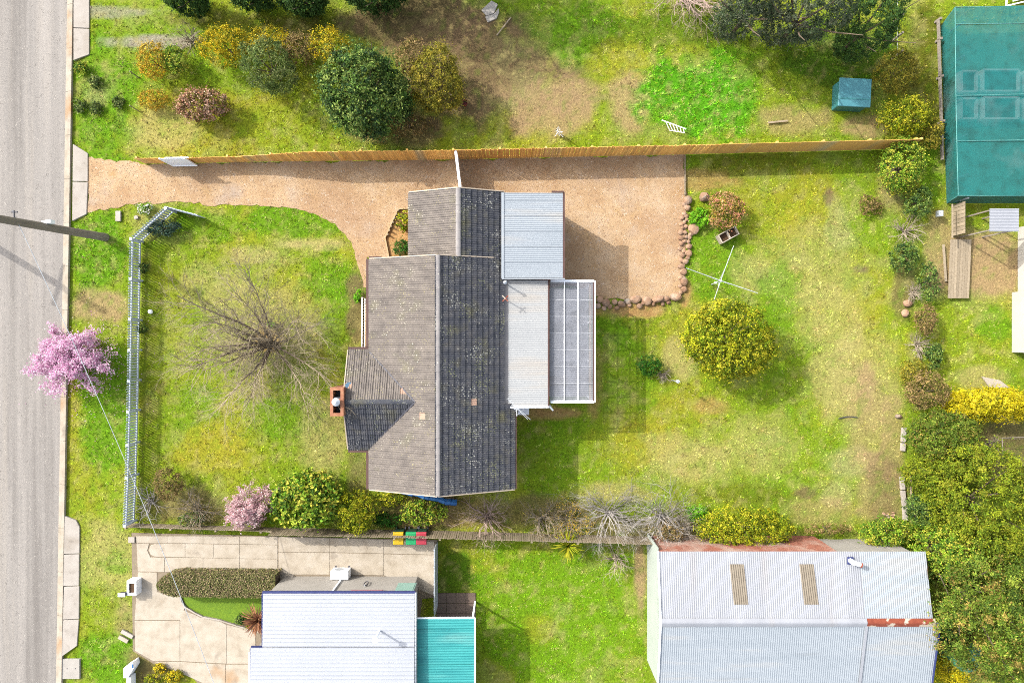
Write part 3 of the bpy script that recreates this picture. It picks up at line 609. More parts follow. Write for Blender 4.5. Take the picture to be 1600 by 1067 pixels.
# furniture seen through the pergola roof
tb = empty('outdoor_table', P(868, 600), 'low timber table half seen through the clear pergola roof', 'table')
MB().box((2.5, -2.1, .72), (1.0, .5, .04)).build('table_top', M['old_timber'], tb)
for a in (-.42, .42):
    for b_ in (-.2, .2): MB().box((2.5 + a, -2.1 + b_, .36), (.05, .05, .7)).build('leg', M['old_timber'], tb)

# antenna beside the roof step, vents
an = empty('tv_antenna', (.22, -3.35, 0), 'tall thin television antenna mast at the step in the roof', 'antenna')
MB().tube((.22, -3.35, 0), (.22, -3.35, 6.1), .025, n=6).build('mast', M['galv'], an)
b = MB().tube((-.2, -2.6, 5.9), (.72, -3.55, 5.9), .011, n=5)
MB().tube((.3, -3.1, 5.6), (.85, -3.6, 5.5), .014, n=5).build('boom_brace', M['galv'], an)
for k in range(6):
    t = k / 5; p = Vector((-.2, -2.6, 5.92)).lerp(Vector((.4, -3.2, 5.92)), t); h = .1 + .14 * t; d = Vector((.62, .5, 0)) * h
    MB().tube(p - d, p + d, .0045, n=4).build('element', M['galv'], an)
b.build('boom', M['galv'], an)
MB().bar((.1, -3.35, 3.2), (.3, -3.35, 3.2), .04, .04).build('bracket', M['galv'], an)
fl = empty('flue_pipe', (-.3, 2.85, 3.1), 'small grey flue pipe rising where three roofs meet', 'flue')
MB().tube((-.33, 2.86, 3.05), (-.33, 2.86, 3.95), .045, n=8).build('pipe', M['galv'], fl); MB().tube((-.33, 2.86, 3.97), (-.33, 2.86, 4.07), .1, .02, n=8).build('cowl', M['galv'], fl)
va = empty('roof_vent', (-.33, 2.1, 3.1), 'small rusty cross shaped bracket on the edge of the pale metal roof', 'roof bracket')
vb = MB().tube((-.33, 2.08, 3.05), (-.33, 2.08, 3.9), .03, n=6); vb.build('stem', M['rust'], va)
MB().bar((-.47, 1.94, 3.9), (-.19, 2.22, 3.9), .05, .03).bar((-.47, 2.22, 3.92), (-.19, 1.94, 3.92), .05, .03).build('cross_arm', M['rust'], va)
dp = empty('downpipe', (1.9, -3.3, 0), 'white downpipe at the corner of the pale metal roof', 'downpipe')
MB().tube((1.85, -3.22, 3.0), (2.05, -3.45, 2.6), .045, n=8).tube((2.05, -3.45, 2.62), (2.05, -3.45, 0), .045, n=8).build('pipe', M['white_paint'], dp)
bx = empty('meter_box', (.75, -3.55, 0), 'small grey box unit at the wall under the pale metal roof', 'service box')
MB().box((.6, -3.62, .45), (.55, .45, .9)).build('body', M['galv'], bx); MB().box((.6, -3.62, .92), (.6, .5, .04)).build('lid', M['white_metal'], bx)
# ---------------------------------------------------------------- fences and gates
def at_x(line, px):
    for (a, b), (c, d) in zip(line, line[1:]):
        if a <= px <= c: return b + (d - b) * (px - a) / (c - a)
    return line[-1][1]
def paling_mesh(wd, ht=1.0, th=.018):
    return MB().box((0, 0, ht / 2), (wd, th, ht)).mesh('paling')
def paling_fence(label, line, hfun, m, side, pitch=.104, name='paling_fence', limit=300, sw=.096):
    """line: base line in photograph pixels; side: +1 rails on the far side"""
    x0, x1 = line[0][0], line[-1][0]; a = P(*line[0]); root = empty(name, a, label, 'fence')
    me = paling_mesh(sw); me.materials.append(m); rg = random.Random(int(x0)); rest = MB(); k = 0
    px = x0; step = pitch * F / H; prev = None
    tot = int((x1 - x0) / step)
    while px < x1:
        c = P(px, at_x(line, px)); d = P(min(px + 5, x1), at_x(line, min(px + 5, x1))) - P(px - 5, at_x(line, max(x0, px - 5))); an = math.atan2(d.y, d.x)
        h = hfun(px) + rg.uniform(-.012, .012); c.y += rg.uniform(-.004, .004)
        if k < limit:
            o = link('paling', me, None, root, (c.x, c.y, .02), (rg.gauss(0, .006), rg.gauss(0, .005), an)); o.scale = (1, 1, h)
        else: rest.box((c.x, c.y, h / 2 + .02), (sw, .018, h), rz=an)
        px += step; k += 1
    if rest.v: tag(rest.build('paling', m, root), kind='stuff')
    xs = np.arange(x0, x1 - 1, 2.4 * F / H).tolist() + [x1]
    for p in xs:
        c = P(p, at_x(line, p)); h = hfun(p); MB().box((c.x, c.y + side * .09, h * .47), (.1, .09, h * .94)).build('post', m, root)
    for p, q in zip(xs, xs[1:]):
        for t in (.18, .82):
            c, d = P(p, at_x(line, p)), P(q, at_x(line, q))
            MB().bar((c.x, c.y + side * .035, hfun(p) * t), (d.x, d.y + side * .035, hfun(q) * t), .04, .075).build('rail', m, root)
    return root
TOPF = [(228, 256), (300, 255), (400, 253), (700, 249.5), (1070, 241.5), (1412, 233)]
paling_fence('long new timber paling fence along the gravel driveway, low at the road end', TOPF, lambda p: 1.05 if p < 385 else min(1.78, 1.05 + (p - 385) * .73 / 110), M['timber'], 1)
BOTF = [(207, 817), (400, 823), (700, 829), (1015, 838)]
paling_fence('weathered grey paling fence behind the bare shrubs beside the concrete driveway', BOTF, lambda p: .75 if p < 432 else 1.45, M['old_timber'], -1, pitch=.118, limit=235)
sf = empty('side_fence', P(681, 905), 'narrow grey metal fence dividing the concrete driveway from green lawn', 'fence')
for i in range(8):
    a, b = 852 + i * 13, 864 + i * 13
    MB().bar(P(681, a, .8), P(681, b, .8), .04, 1.5).build('panel', M['galv'], sf); MB().box(P(681, a, .8), (.06, .06, 1.6)).build('post', M['galv'], sf)

ff = empty('picket_fence', P(216, 600), 'white timber picket fence along the front boundary by the road', 'fence')
FL = [(274, 330), (221, 378), (219, 500), (216.5, 640), (214, 740), (211, 812)]
pk = MB(); pk.prism([(-.04, -.01), (.04, -.01), (.04, .01), (-.04, .01)], 0, 1.08); pk.add([(-.04, -.01, 1.08), (.04, -.01, 1.08), (.04, .01, 1.08), (-.04, .01, 1.08), (0, -.01, 1.15), (0, .01, 1.15)], [(0, 1, 4), (3, 5, 2), (0, 4, 5, 3), (1, 2, 5, 4)])
pkm = pk.mesh('picket'); pkm.materials.append(M['fence_white']); rg = random.Random(5)
for (a, b), (c, d) in zip(FL, FL[1:]):
    p, q = P(a, b), P(c, d); v = q - p; L = v.length; v /= L; an = math.atan2(v.y, v.x); n = int(L / .138); sd = Vector((-v.y, v.x, 0))
    for k in range(n):
        c_ = p + v * (L * (k + .5) / n); link('picket', pkm, None, ff, (c_.x, c_.y, .04), (rg.gauss(0, .006), rg.gauss(0, .006), an))
    np_ = max(1, round(L / 1.7))
    for k in range(np_ + 1):
        if k == np_ and (c, d) != FL[-1]: continue
        c_ = p + v * (L * k / np_) + sd * .09; MB().box((c_.x, c_.y, .58), (.1, .1, 1.16), rz=an).build('post', M['fence_white'], ff)
        MB().box((c_.x, c_.y, 1.18), (.14, .14, .03), rz=an).build('post_cap', M['fence_white'], ff)
    for z in (.22, .95): MB().bar(p + sd * .045 + Vector((0, 0, z)), q + sd * .045 + Vector((0, 0, z)), .06, .09).build('rail', M['fence_white'], ff)
gp = empty('picket_gate', P(280, 332), 'solid white boarded gate leaf standing open at the end of the picket fence', 'gate')
p, q = P(274, 329), P(321, 341)
for k in range(9):
    a, b = p.lerp(q, k / 9 + .004), p.lerp(q, (k + 1) / 9 - .004); hh = 1.15 - .02 * k
    MB().bar(a + Vector((0, 0, hh / 2)), b + Vector((0, 0, hh / 2)), .03, hh).build('board', M['fence_white'], gp)
MB().bar(p + Vector((.0, -.03, .9)), q + Vector((0, -.03, .8)), .05, .08).build('rail', M['fence_white'], gp)
dg = empty('driveway_gate', P(289, 259), 'white panel gate folded back against the timber fence near the road', 'gate')
MB().bar(P(271, 259.5, .1), P(308, 259, .1), .05, .08).build('rail', M['white_paint'], dg); MB().bar(P(258, 247, 1.46) - Vector((0, 0, 0)), P(294.7, 246.5, 1.46), .05, .08).build('rail', M['white_paint'], dg)
a, b = P(271, 259.5), P(308, 259)
for k in range(11):
    c, d = a.lerp(b, k / 11 + .003), a.lerp(b, (k + 1) / 11 - .003); MB().bar(c + Vector((0, 0, .8)), d + Vector((0, 0, .8)), .025, 1.3).build('board', M['white_metal'], dg)
for c in (a, b): MB().box((c.x, c.y, .74), (.07, .07, 1.5)).build('post', M['white_paint'], dg)
sg = empty('side_gate', P(716, 270), 'narrow white gate closing the gap between house and timber fence', 'gate')
a, b = Vector((-2.62, 7.42, 0)), P(716, 250.5)
for k in range(12):
    c, d = a.lerp(b, k / 12 + .005), a.lerp(b, (k + 1) / 12 - .005); MB().bar(c + Vector((0, 0, .85)), d + Vector((0, 0, .85)), .03, 1.6).build('board', M['white_paint'], sg)
MB().bar(a + Vector((0, 0, 1.67)), b + Vector((0, 0, 1.67)), .13, .05).build('top_rail', M['white_paint'], sg)
for c in (a, b): MB().box((c.x, c.y, .85), (.1, .1, 1.7)).build('post', M['white_paint'], sg)
bl = empty('boundary_edging', P(1412, 740), 'broken pale concrete plinth along the back boundary', 'garden edging')
for (a, b, c, d) in ((1412, 668, 1411, 690), (1411, 692, 1410, 704), (1409, 745, 1410, 764), (1410, 766, 1413, 790), (1413, 792, 1414, 812)):
    MB().bar(P(a, b, .06), P(c, d, .06), .2, .2).build('plinth_stone', M['concrete_pale'], bl)
rl = empty('old_rail', P(1423, 790), 'long bent timber rail lying beside the back boundary plinth', 'timber rail')
MB().tube(P(1423, 744, .35), P(1424, 776, .3), .045, n=6).tube(P(1424, 776, .3), P(1430, 808, .15), .045, n=6).build('rail_pole', M['old_timber'], rl)
# timber sleeper at the end of the gravel, and rock edging
sl2 = empty('timber_edging', P(1070, 290), 'straight thin timber edge where gravel meets the back lawn', 'garden edging')
for a, b in ((243, 262), (263, 284), (285, 305)): MB().bar(P(1070, a, .06), P(1070, b, .06), .05, .16).build('sleeper', M['old_timber'], sl2)

def rock_mesh(seed, sub=2):
    bm = bmesh.new(); bmesh.ops.create_icosphere(bm, subdivisions=sub, radius=1); rg = random.Random(seed)
    ax = [Vector((rg.gauss(0, 1), rg.gauss(0, 1), rg.gauss(0, 1))).normalized() for _ in range(9)]; cut = [rg.uniform(.68, .95) for _ in ax]
    for v in bm.verts:
        for a, c in zip(ax, cut):
            d = v.co.dot(a)
            if d > c: v.co -= a * (d - c)
        v.co *= rg.uniform(.97, 1.03)
    me = bpy.data.meshes.new('rock'); bm.to_mesh(me); bm.free(); me.materials.append(M['rock']); return me
RM = [rock_mesh(s) for s in range(7)]
def rock(root, px, py, sx, sy, rg, name='rock', z=.0, hh=None):
    k = H / F; o = link(name, rg.choice(RM), None, root, P(px, py, 0), (0, 0, rg.uniform(-.3, .3)))
    o.scale = (sx * k, sy * k, hh or (sx + sy) / 2 * k * .8); o.location.z += o.scale.z * .45 + z; return o
re_ = empty('rock_edging', P(1075, 400), 'curved low wall of tan field stones around the gravel yard', 'rock wall')
rg = random.Random(12)
big = [(1074, 314, 7, 8), (1073, 325, 6, 6), (1083, 358, 9, 10), (1076, 386, 6, 5), (1075, 396, 6, 6), (1067, 425, 6, 6), (1068, 440, 6, 8), (1068, 452, 5, 5), (1055, 464, 10, 7), (1028, 468, 12, 6), (1040, 467, 7, 5), (1010, 470, 8, 8), (992, 468, 9, 7), (980, 471, 6, 5), (971, 475, 7, 6), (999, 478, 5, 5), (946, 473, 7, 7), (937, 468, 6, 6), (960, 472, 5, 5), (934, 478, 5, 5), (1064, 417, 6, 5), (1070, 409, 6, 5)]
for b_ in big: rock(re_, *b_, rg)
sm = [(1068, 334), (1072, 338), (1066, 342), (1073, 344), (1068, 348), (1078, 346), (1064, 352), (1071, 354), (1064, 361), (1070, 364), (1073, 370), (1077, 372), (1064, 372), (1064, 381), (1070, 378), (1075, 378), (1063, 390), (1068, 392), (1066, 399), (1073, 403), (1063, 406), (1062, 434), (1062, 447), (1063, 457), (1045, 473), (1020, 475), (984, 477), (953, 478), (944, 481), (964, 481), (1068, 320), (1066, 357), (1004, 474), (1035, 474), (1079, 366), (1062, 365)]
for x, y in sm: rock(re_, x + rg.uniform(-1, 1), y + rg.uniform(-1, 1), rg.uniform(3.2, 5), rg.uniform(3.2, 4.6), rg)
rb2 = empty('boulder', P(1100, 309), 'single grey lichen covered boulder in the lawn beside the pink tipped shrub', 'boulder')
o = rock(rb2, 1100, 309, 9, 9, rg, 'stone', hh=.3)
for i, (x, y, sx, sy, lab) in enumerate([(1417, 474, 8, 6, 'upper pinkish broken slab among dead twigs at the back boundary'), (1413, 490, 7, 7, 'lower pinkish broken slab beside dry grass at the back boundary'), (1403, 650, 6, 4, 'small white stone beside the dark shrubs at the back boundary')]):
    r_ = empty('broken_slab', P(x, y), lab, 'stone'); rock(r_, x, y, sx, sy, rg, 'stone', hh=.14)
pr = empty('rubble_pile', P(1388, 806), 'scatter of small pale pink rubble near the back corner', 'rubble')
for k in range(12): rock(pr, 1388 + rg.uniform(-9, 9), 806 + rg.uniform(-6, 6), rg.uniform(1.5, 3), rg.uniform(1.2, 2.5), rg, 'rubble_stone')

# garden bed by the house
gb = empty('garden_bed', P(625, 365), 'raised bark mulched bed with pale timber edging beside the house', 'garden bed')
bed = [(640, 326), (622, 327), (602, 372), (608, 402), (640, 402)]
MB().prism([G(*p) for p in bed], -.05, .1).build('mulch', M['mulch'], gb)
for p, q in zip(bed, bed[1:-1]): MB().bar(P(*p, .13), P(*q, .13), .06, .2).build('edging_board', M['sleeper'], gb)
for t in range(7):
    p = P(622, 327).lerp(P(603, 371), (t + .3) / 7); MB().box((p.x + .1, p.y - .05, .2), (.07, .07, .4)).build('peg', M['old_timber'], gb)
# porch: boards, steps, white railing
po = empty('porch', P(572, 500), 'narrow timber front porch with brick steps under the west eave', 'porch')
for k in range(9): MB().bar((-7.02 - .1 * k, 2.0, .42), (-7.02 - .1 * k, -.42, .42), .09, .035).build('floor_board', M['sleeper'], po)
MB().bar((-8.1, 2.4, .15), (-8.1, -.42, .15), .04, .3).build('edge_board', M['sleeper'], po)
for k in range(4): MB().box((-7.5, 2.12 + .24 * k, .32 - .08 * k), (.6, .24, .1)).build('brick_step', M['brick'], po)
pr_ = empty('porch_railing', P(568, 500), 'slim white railing along the front porch', 'railing')
for z in (.6, 1.25): MB().bar((-7.84, 2.3, z), (-7.86, -.4, z), .05, .06).build('rail', M['white_paint'], pr_)
for k in range(19): MB().box((-7.85, 2.3 - k * .15, .9), (.03, .03, .7)).build('baluster', M['white_paint'], pr_)
# blue tarp roll at the gable end
bt = empty('blue_tarp', P(670, 779), 'long strip of rolled blue tarpaulin along the south gable wall', 'tarp')
rg = random.Random(3); a, b = P(630, 768, .5), P(713, 786, .5); pts = [a.lerp(b, k / 10) + Vector((rg.uniform(-.03, .03), rg.uniform(-.04, .04), rg.uniform(-.05, .05))) for k in range(11)]
tbm = MB()
for p, q in zip(pts, pts[1:]): tbm.tube(p, q, rg.uniform(.13, .19), rg.uniform(.13, .19), n=7)
tbm.build('roll', M['blue_tarp'], bt); MB().bar(pts[0] - Vector((0, 0, .25)), pts[-1] - Vector((0, 0, .25)), .2, .4).build('support_board', M['old_timber'], bt)

# clothesline, trough, post
cl = empty('clothesline', P(1112, 446), 'rotary clothesline with four bare metal arms on the back lawn', 'clothesline')
b0, t0 = P(1112, 444.5), P(1126, 438.5, 1.75)
MB().tube(b0, b0.lerp(t0, .5), .035, n=8).tube(b0.lerp(t0, .45), t0, .025, n=8).build('post', M['galv'], cl); MB().tube(b0.lerp(t0, .42), b0.lerp(t0, .52), .06, n=8).build('crank', M['white_metal'], cl); MB().tube(t0 - Vector((0, 0, .06)), t0 + Vector((0, 0, .06)), .06, n=8).build('hub', M['galv'], cl)
tips = []
for x, y in ((1146.5, 384), (1184, 458), (1116, 468), (1072, 419)):
    t = P(x, y, 1.95); tips.append(t); MB().tube(t0, t, .02, .016, n=6).build('arm', M['galv'], cl); MB().tube(t0 - Vector((0, 0, .3)), t0.lerp(t, .4), .008, n=4).build('stay', M['galv'], cl)
tr = empty('laundry_trough', P(1134, 371), 'old concrete double laundry trough with two dark basins on the lawn', 'trough')
A = math.atan2(15, 27); c = P(1134, 369, .0); mtx = Matrix.Translation(c) @ Matrix.Rotation(A, 4, 'Z')
tw = MB()
def tbx(x, y, z, dx, dy, dz): p = mtx @ Vector((x, y, z)); tw.box(p, (dx, dy, dz), rz=A)
for sx in (-.5, .0, .5): tbx(sx, 0, .28, .06, .42, .5)
for sy in (-.23, .23): tbx(0, sy, .28, 1.06, .05, .5)
tbx(0, 0, .06, 1.0, .42, .1); tw.build('basin', M['concrete'], tr, bevel=.012)
sb = MB(); 
for sx in (-.25, .25): sb.box(mtx @ Vector((sx, 0, .2)), (.42, .38, .18), rz=A)
sb.build('soil', M['soil'], tr)
gs = empty('garden_post', P(1048, 594), 'thin grey metal post standing on the back lawn', 'post')
MB().tube(P(1049, 594), P(1049, 594) + Vector((-.1, .05, 2.3)), .025, .018, n=6).build('stake', M['galv'], gs); MB().tube(P(1049, 594) + Vector((-.05, .03, 1.5)), P(1049, 594) + Vector((-.05, .03, 1.72)), .09, n=8).build('bird_feeder', M['galv'], gs)
hs_ = empty('garden_hose', P(1325, 651), 'short dark piece of hose lying curved on the back lawn', 'hose')
hb = MB(); pts = [P(1310 + 3 * k, 654 - 3.2 * math.sin(k / 10 * 2.6), .06) for k in range(11)]
for p, q in zip(pts, pts[1:]): hb.tube(p, q, .025, n=6)
hb.build('hose', M['dark_metal'], hs_)
bl_ = empty('ball', P(235, 487), 'pale round ball lying inside the picket fence shadow', 'ball')
bm = bmesh.new(); bmesh.ops.create_icosphere(bm, subdivisions=2, radius=.13); me = bpy.data.meshes.new('ball'); bm.to_mesh(me); bm.free(); me.shade_smooth()
link('shell', me, M['white_paint'], bl_, P(235, 487, .13))

# ---------------------------------------------------------------- power poles and cables
pp = empty('power_pole', P(165, 371), 'tall weathered timber power pole on the grass verge', 'power pole')
pb, pt = P(165, 371), P(165, 371) + Vector((-.28, -.42, 9.6))
MB().tube(pb, pt, .22, .16, n=14).build('shaft', M['pole'], pp)
g = pb.lerp(pt, .47); MB().box(g + Vector((.1, .22, 0)), (.42, .16, .34), rz=.2).build('junction_box', M['white_metal'], pp)
g = pb.lerp(pt, .68); MB().tube(g + Vector((0, .12, 0)), g + Vector((0, .5, .02)), .03, n=6).tube(g + Vector((-.15, .42, 0)), g + Vector((.15, .42, 0)), .03, n=6).build('cable_bracket', M['dark_metal'], pp)
g = pb.lerp(pt, .95); MB().bar(g + Vector((-.2, -1.2, 0)), g + Vector((.2, 1.2, 0)), .1, .12).build('cross_arm', M['pole'], pp)
p2 = empty('power_pole', P(-128, 313), 'timber power pole across the road whose shadow falls over the asphalt', 'power pole')
b2 = P(-128, 313); MB().tube(b2, b2 + Vector((0, 0, 9.2)), .21, .16, n=12).build('shaft', M['pole'], p2)
MB().bar(b2 + Vector((-.3, -1.1, 7.0)), b2 + Vector((.3, 1.1, 7.0)), .1, .12).bar(b2 + Vector((-.2, .6, 8.3)), b2 + Vector((.2, -.6, 8.3)), .1, .1).build('cross_arm', M['pole'], p2)
def cable(name, a, b, sag, label, r=.012):
    n = 28; pts = [a.lerp(b, k / n) - Vector((0, 0, sag * 4 * (k / n) * (1 - k / n))) for k in range(n + 1)]; m = MB()
    for p, q in zip(pts, pts[1:]): m.tube(p, q, r, n=5, cap=False)
    tag(m.build(name, M['galv'], None), label, 'cable')
cable('service_cable', pb.lerp(pt, .68) + Vector((-.1, .5, 0)), P(350, 1110, 4.0), .5, 'thin overhead service cable from the pole to the tray roofed house', .015)

# ---------------------------------------------------------------- neighbouring tray-roof house (bottom)
nh = empty('neighbour_house', P(520, 1000), 'house with a pale ribbed metal roof and blue gutters beside the concrete driveway', 'house')
rz = lambda x, y: 3.0 + .035 * (-(y) - 11.5)
hx = lambda px: (px - 800) * (H - 3.0) / F
hy = lambda py: (533.5 - py) * (H - 3.0) / F
MB().prism([(hx(414), hy(932)), (hx(640), hy(932)), (hx(640), hy(1150)), (hx(396), hy(1150)), (hx(396), hy(1018)), (hx(414), hy(1018))], 0, 2.8).build('wall', M['concrete_grey'], nh)
corrugated(nh, (hx(411.5), hx(648)), (hy(1009), hy(926.5)), rz, m=M['tray'], pitch=.192, trap=True, sheet_w=.768, amp=.018)
corrugated(nh, (hx(393), hx(648)), (hy(1150), hy(1009)), rz, m=M['tray'], pitch=.192, trap=True, sheet_w=.768, amp=.018)
z = 2.96
for p, q in (((410, 925), (649, 925)), ((410.5, 927), (410.5, 1009)), ((411, 1011), (392, 1011)), ((392, 1013), (392, 1150))): MB().bar((hx(p[0]), hy(p[1]), z), (hx(q[0]), hy(q[1]), z), .1, .12).build('gutter', M['blue_trim'], nh)
MB().bar((hx(649.5), hy(925), 2.98), (hx(649.5), hy(1150), 3.1), .08, .14).build('bargeboard', M['galv'], nh)
MB().box((hx(387), hy(1060), 2.5), (.28, 2.2, .08)).build('awning', M['white_paint'], nh)
wp = empty('whirly_flue', P(593, 988), 'slim white flue with a cowl on the ribbed roof casting a long shadow', 'flue')
q = Vector((hx(594), hy(983), 3.1)); MB().tube(q, q + Vector((0, 0, 1.0)), .05, n=8).build('pipe', M['white_metal'], wp); MB().tube(q + Vector((0, 0, 1.0)), q + Vector((0, 0, 1.12)), .13, n=10).tube(q + Vector((0, 0, 1.12)), q + Vector((0, 0, 1.2)), .16, .03, n=10).build('cowl', M['white_metal'], wp)
WY_ = hy(932)
ac = empty('air_conditioner', (-9.18, WY_ + .26, 0), 'white outdoor air conditioner unit against the pale wall below the ribbed roof', 'air conditioner')
MB().box((-9.18, WY_ + .27, .4), (.95, .46, .66)).build('casing', M['white_paint'], ac, bevel=.02); MB().tube((-9.28, WY_ + .5, .42), (-9.28, WY_ + .515, .42), .23, n=14).build('fan_grille', M['galv'], ac)
for a in (-.36, .36): MB().box((-9.18 + a, WY_ + .27, .035), (.08, .62, .07)).build('foot', M['dark_metal'], ac)
MB().bar((-9.1, WY_ + .04, .7), (-9.1, WY_ + .04, 2.7), .07, .07).build('pipe_cover', M['white_paint'], ac)
for x0, x1, z0, z1, m, nm in ((-8.2, -6.55, 2.2, 2.75, 'pink', 'window'), (-5.95, -5.0, 1.2, 2.6, 'lid_mint', 'window')):
    f_ = MB().box(((x0 + x1) / 2, WY_ + .03, (z0 + z1) / 2), (x1 - x0, .06, z1 - z0)).build(nm, M[m], nh); MB().box(((x0 + x1) / 2, WY_ + .068, (z0 + z1) / 2), (x1 - x0 - .12, .02, z1 - z0 - .12)).build('pane', M[m], f_)
tp_ = empty('garden_tap', (-7.6, WY_ + .1, 0), 'small looped hose hanging on a tap at the pale wall', 'tap')
hb = MB(); lp_ = [(-7.62 + .1 * math.cos(t), WY_ + .08, 1.35 + .3 * math.sin(t)) for t in np.linspace(0, 6.283, 15)]
for p, q in zip(lp_, lp_[1:]): hb.tube(p, q, .025, n=5)
hb.build('hose', M['dark_metal'], tp_); MB().tube((-7.62, WY_ + .02, 1.65), (-7.62, WY_ + .14, 1.65), .02, n=6).build('spout', M['galv'], tp_)
# turquoise roofed patio beside it
tp = empty('patio_cover', P(700, 1010), 'turquoise corrugated plastic patio roof beside the ribbed metal roof', 'patio cover')
k3 = (H - 2.6) / F; tx = lambda p: (p - 800) * k3; ty = lambda p: (533.5 - p) * k3
corrugated(tp, (tx(652), tx(741)), (ty(1150), ty(966)), lambda x, y: 2.62 - .02 * (x + 5), along='x', m=M['teal_sheet'], pitch=.13, sheet_w=.9)
MB().bar((tx(742), ty(966), 2.5), (tx(742), ty(1150), 2.5), .08, .12).bar((tx(651), ty(965.5), 2.56), (tx(742), ty(965.5), 2.52), .06, .1).build('gutter', M['white_metal'], tp)
for p in (970, 1045): MB().box((tx(738), ty(p), 1.22), (.09, .09, 2.44)).build('post', M['white_paint'], tp)
pvg = empty('paving', P(712, 945), 'brown paved strip beside the turquoise patio roof', kind='structure')
for i in range(4):
    for j in range(3): slab(pvg, [(682 + i * 15.4, 926 + j * 16), (697 + i * 15.4, 926 + j * 16), (697 + i * 15.4, 941.5 + j * 16), (682 + i * 15.4, 941.5 + j * 16)], .04, M['dirt'] if 0 else mat('brown_paver', [D(128, 108, 96), D(150, 130, 114)], 5) if (i, j) == (0, 0) else bpy.data.materials['brown_paver'], 'paving_slab')
# wheelie bins
for px, m, lab in ((622, 'lid_yellow', 'wheelie bin with a yellow lid by the boundary fence'), (642, 'lid_green', 'wheelie bin with a bright green lid by the boundary fence'), (658, 'lid_red', 'wheelie bin with a red lid by the boundary fence')):
    q = P(px, 841); q = Vector((q.x * .97, q.y * .97, 0)); b_ = empty('wheelie_bin', q, lab, 'wheelie bin', 'bins along the fence')
    bb_ = MB(); v = [(-.21, -.25, .06), (.21, -.25, .06), (.21, .25, .06), (-.21, .25, .06), (-.27, -.33, 1.0), (.27, -.33, 1.0), (.27, .33, 1.0), (-.27, .33, 1.0)]
    bb_.add([(q.x + x, q.y + y, z) for x, y, z in v], [(3, 2, 1, 0), (4, 5, 6, 7), (0, 1, 5, 4), (1, 2, 6, 5), (2, 3, 7, 6), (3, 0, 4, 7)]).build('body', M['bin'], b_, bevel=.02)
    ld = MB(); v = [(-.29, -.37, 1.0), (.29, -.37, 1.0), (.29, .33, 1.02), (-.29, .33, 1.02), (-.26, -.33, 1.07), (.26, -.33, 1.07), (.26, .28, 1.1), (-.26, .28, 1.1)]
    ld.add([(q.x + x, q.y + y, z) for x, y, z in v], [(3, 2, 1, 0), (4, 5, 6, 7), (0, 1, 5, 4), (1, 2, 6, 5), (2, 3, 7, 6), (3, 0, 4, 7)]).build('lid', M[m], b_, bevel=.015)
    MB().bar((q.x - .25, q.y + .37, .98), (q.x + .25, q.y + .37, .98), .03, .03).build('handle', M['bin'], b_)
    for a in (-.24, .24): MB().tube((q.x + a - .03, q.y + .28, .1), (q.x + a + .03, q.y + .28, .1), .1, n=12).build('wheel', M['dark_metal'], b_)
# letterbox pillar and front wall of the neighbour
lb = empty('letterbox_pillar', P(213, 913), 'white letterbox pillar with a planted top and side flag beside the concrete driveway', 'letterbox')
q = P(213, 912.5); q = Vector((q.x + .06, q.y, 0))
pl = MB()
for dx, dy, sx, sy in ((-.21, 0, .08, .8), (.21, 0, .08, .8), (0, -.34, .34, .12), (0, .33, .34, .14)): pl.box((q.x + dx, q.y + dy, .29), (sx, sy, .58))
pl.build('pillar', M['white_paint'], lb); MB().box((q.x, q.y, .24), (.34, .54, .48)).build('soil', M['soil'], lb)
MB().box((q.x - .42, q.y - .3, .62), (.34, .16, .22)).build('letterbox', M['dark_metal'], lb); MB().box((q.x - .44, q.y - .3, .74), (.38, .2, .02)).build('letterbox_lid', M['white_metal'], lb)
fw = empty('front_wall', P(207, 1050), 'white rendered front wall with a capped end pillar and small blue number plate', 'wall')
a, b_ = P(206, 1043), P(208, 1120); fa = MB().prism([G(203, 1035), G(217, 1026), G(219, 1034), G(209, 1050), G(203, 1050)], 0, .6); fa.build('pillar', M['white_paint'], fw)
MB().prism([G(206, 1050.5), G(212, 1050.5), G(213, 1150), G(206, 1150)], 0, .5).build('wall_panel', M['white_paint'], fw)
np2 = P(207, 1040, .61); MB().box(np2, (.09, .2, .02)).build('number_plate', M['blue_tarp'], fw)
for (x, y, sx, sy, lab, an) in ((199, 990, 20, 6, 'pale concrete slab lying in grass beside the concrete driveway', -.5), (193, 998, 16, 6, 'cracked stone slab beside its paler twin near the front wall', -.5), (206, 843, 10, 9, 'small pale square slab at the corner of the boundary fence', 0), (185, 338, 8, 16, 'sandy rectangular slab set in grass near the power pole', 0), (213, 340, 6, 5, 'small white block lying inside the front corner beside daisies', .2)):
    k = H / F; s_ = empty('stepping_slab', P(x, y), lab, 'slab'); MB().box(P(x, y, .06), (sx * k, sy * k, .1), rz=an).build('slab', M['concrete_pale'] if 'cracked' not in lab else M['concrete'], s_, bevel=.01)

# ---------------------------------------------------------------- big shed (bottom right)
sh = empty('shed', P(1240, 980), 'large shed with a pale corrugated gable roof and pale green side wall', 'shed')
SX0, SX1 = 7.31, 20.6; SR = -13.73; SZ = 3.6; sz = lambda x, y: SZ - .19 * abs(y - SR)
MB().prism([(SX0 + .05, -10.75), (SX1 - .2, -10.75), (SX1 + .2, -17.3), (SX0 + .05, -17.3)], 0, lambda x, y: 2.82).build('wall', M['mint'], sh)
sb_ = MB(); rg = random.Random(8); NX = 16.3
for k in range(32):
    x = SX0 + .1 + (k % 2) * .115
    while x < NX - .1: sb_.box((x + .108, -10.57 + rg.uniform(0, .008), .045 + k * .085), (.212, .1, .074)); x += .226
tag(sb_.build('brick', M['paver'], sh), kind='stuff'); MB().box(((SX0 + NX) / 2, -10.62, 1.4), (NX - SX0 - .06, .06, 2.75)).build('mortar_bed', M['mortar'], sh)
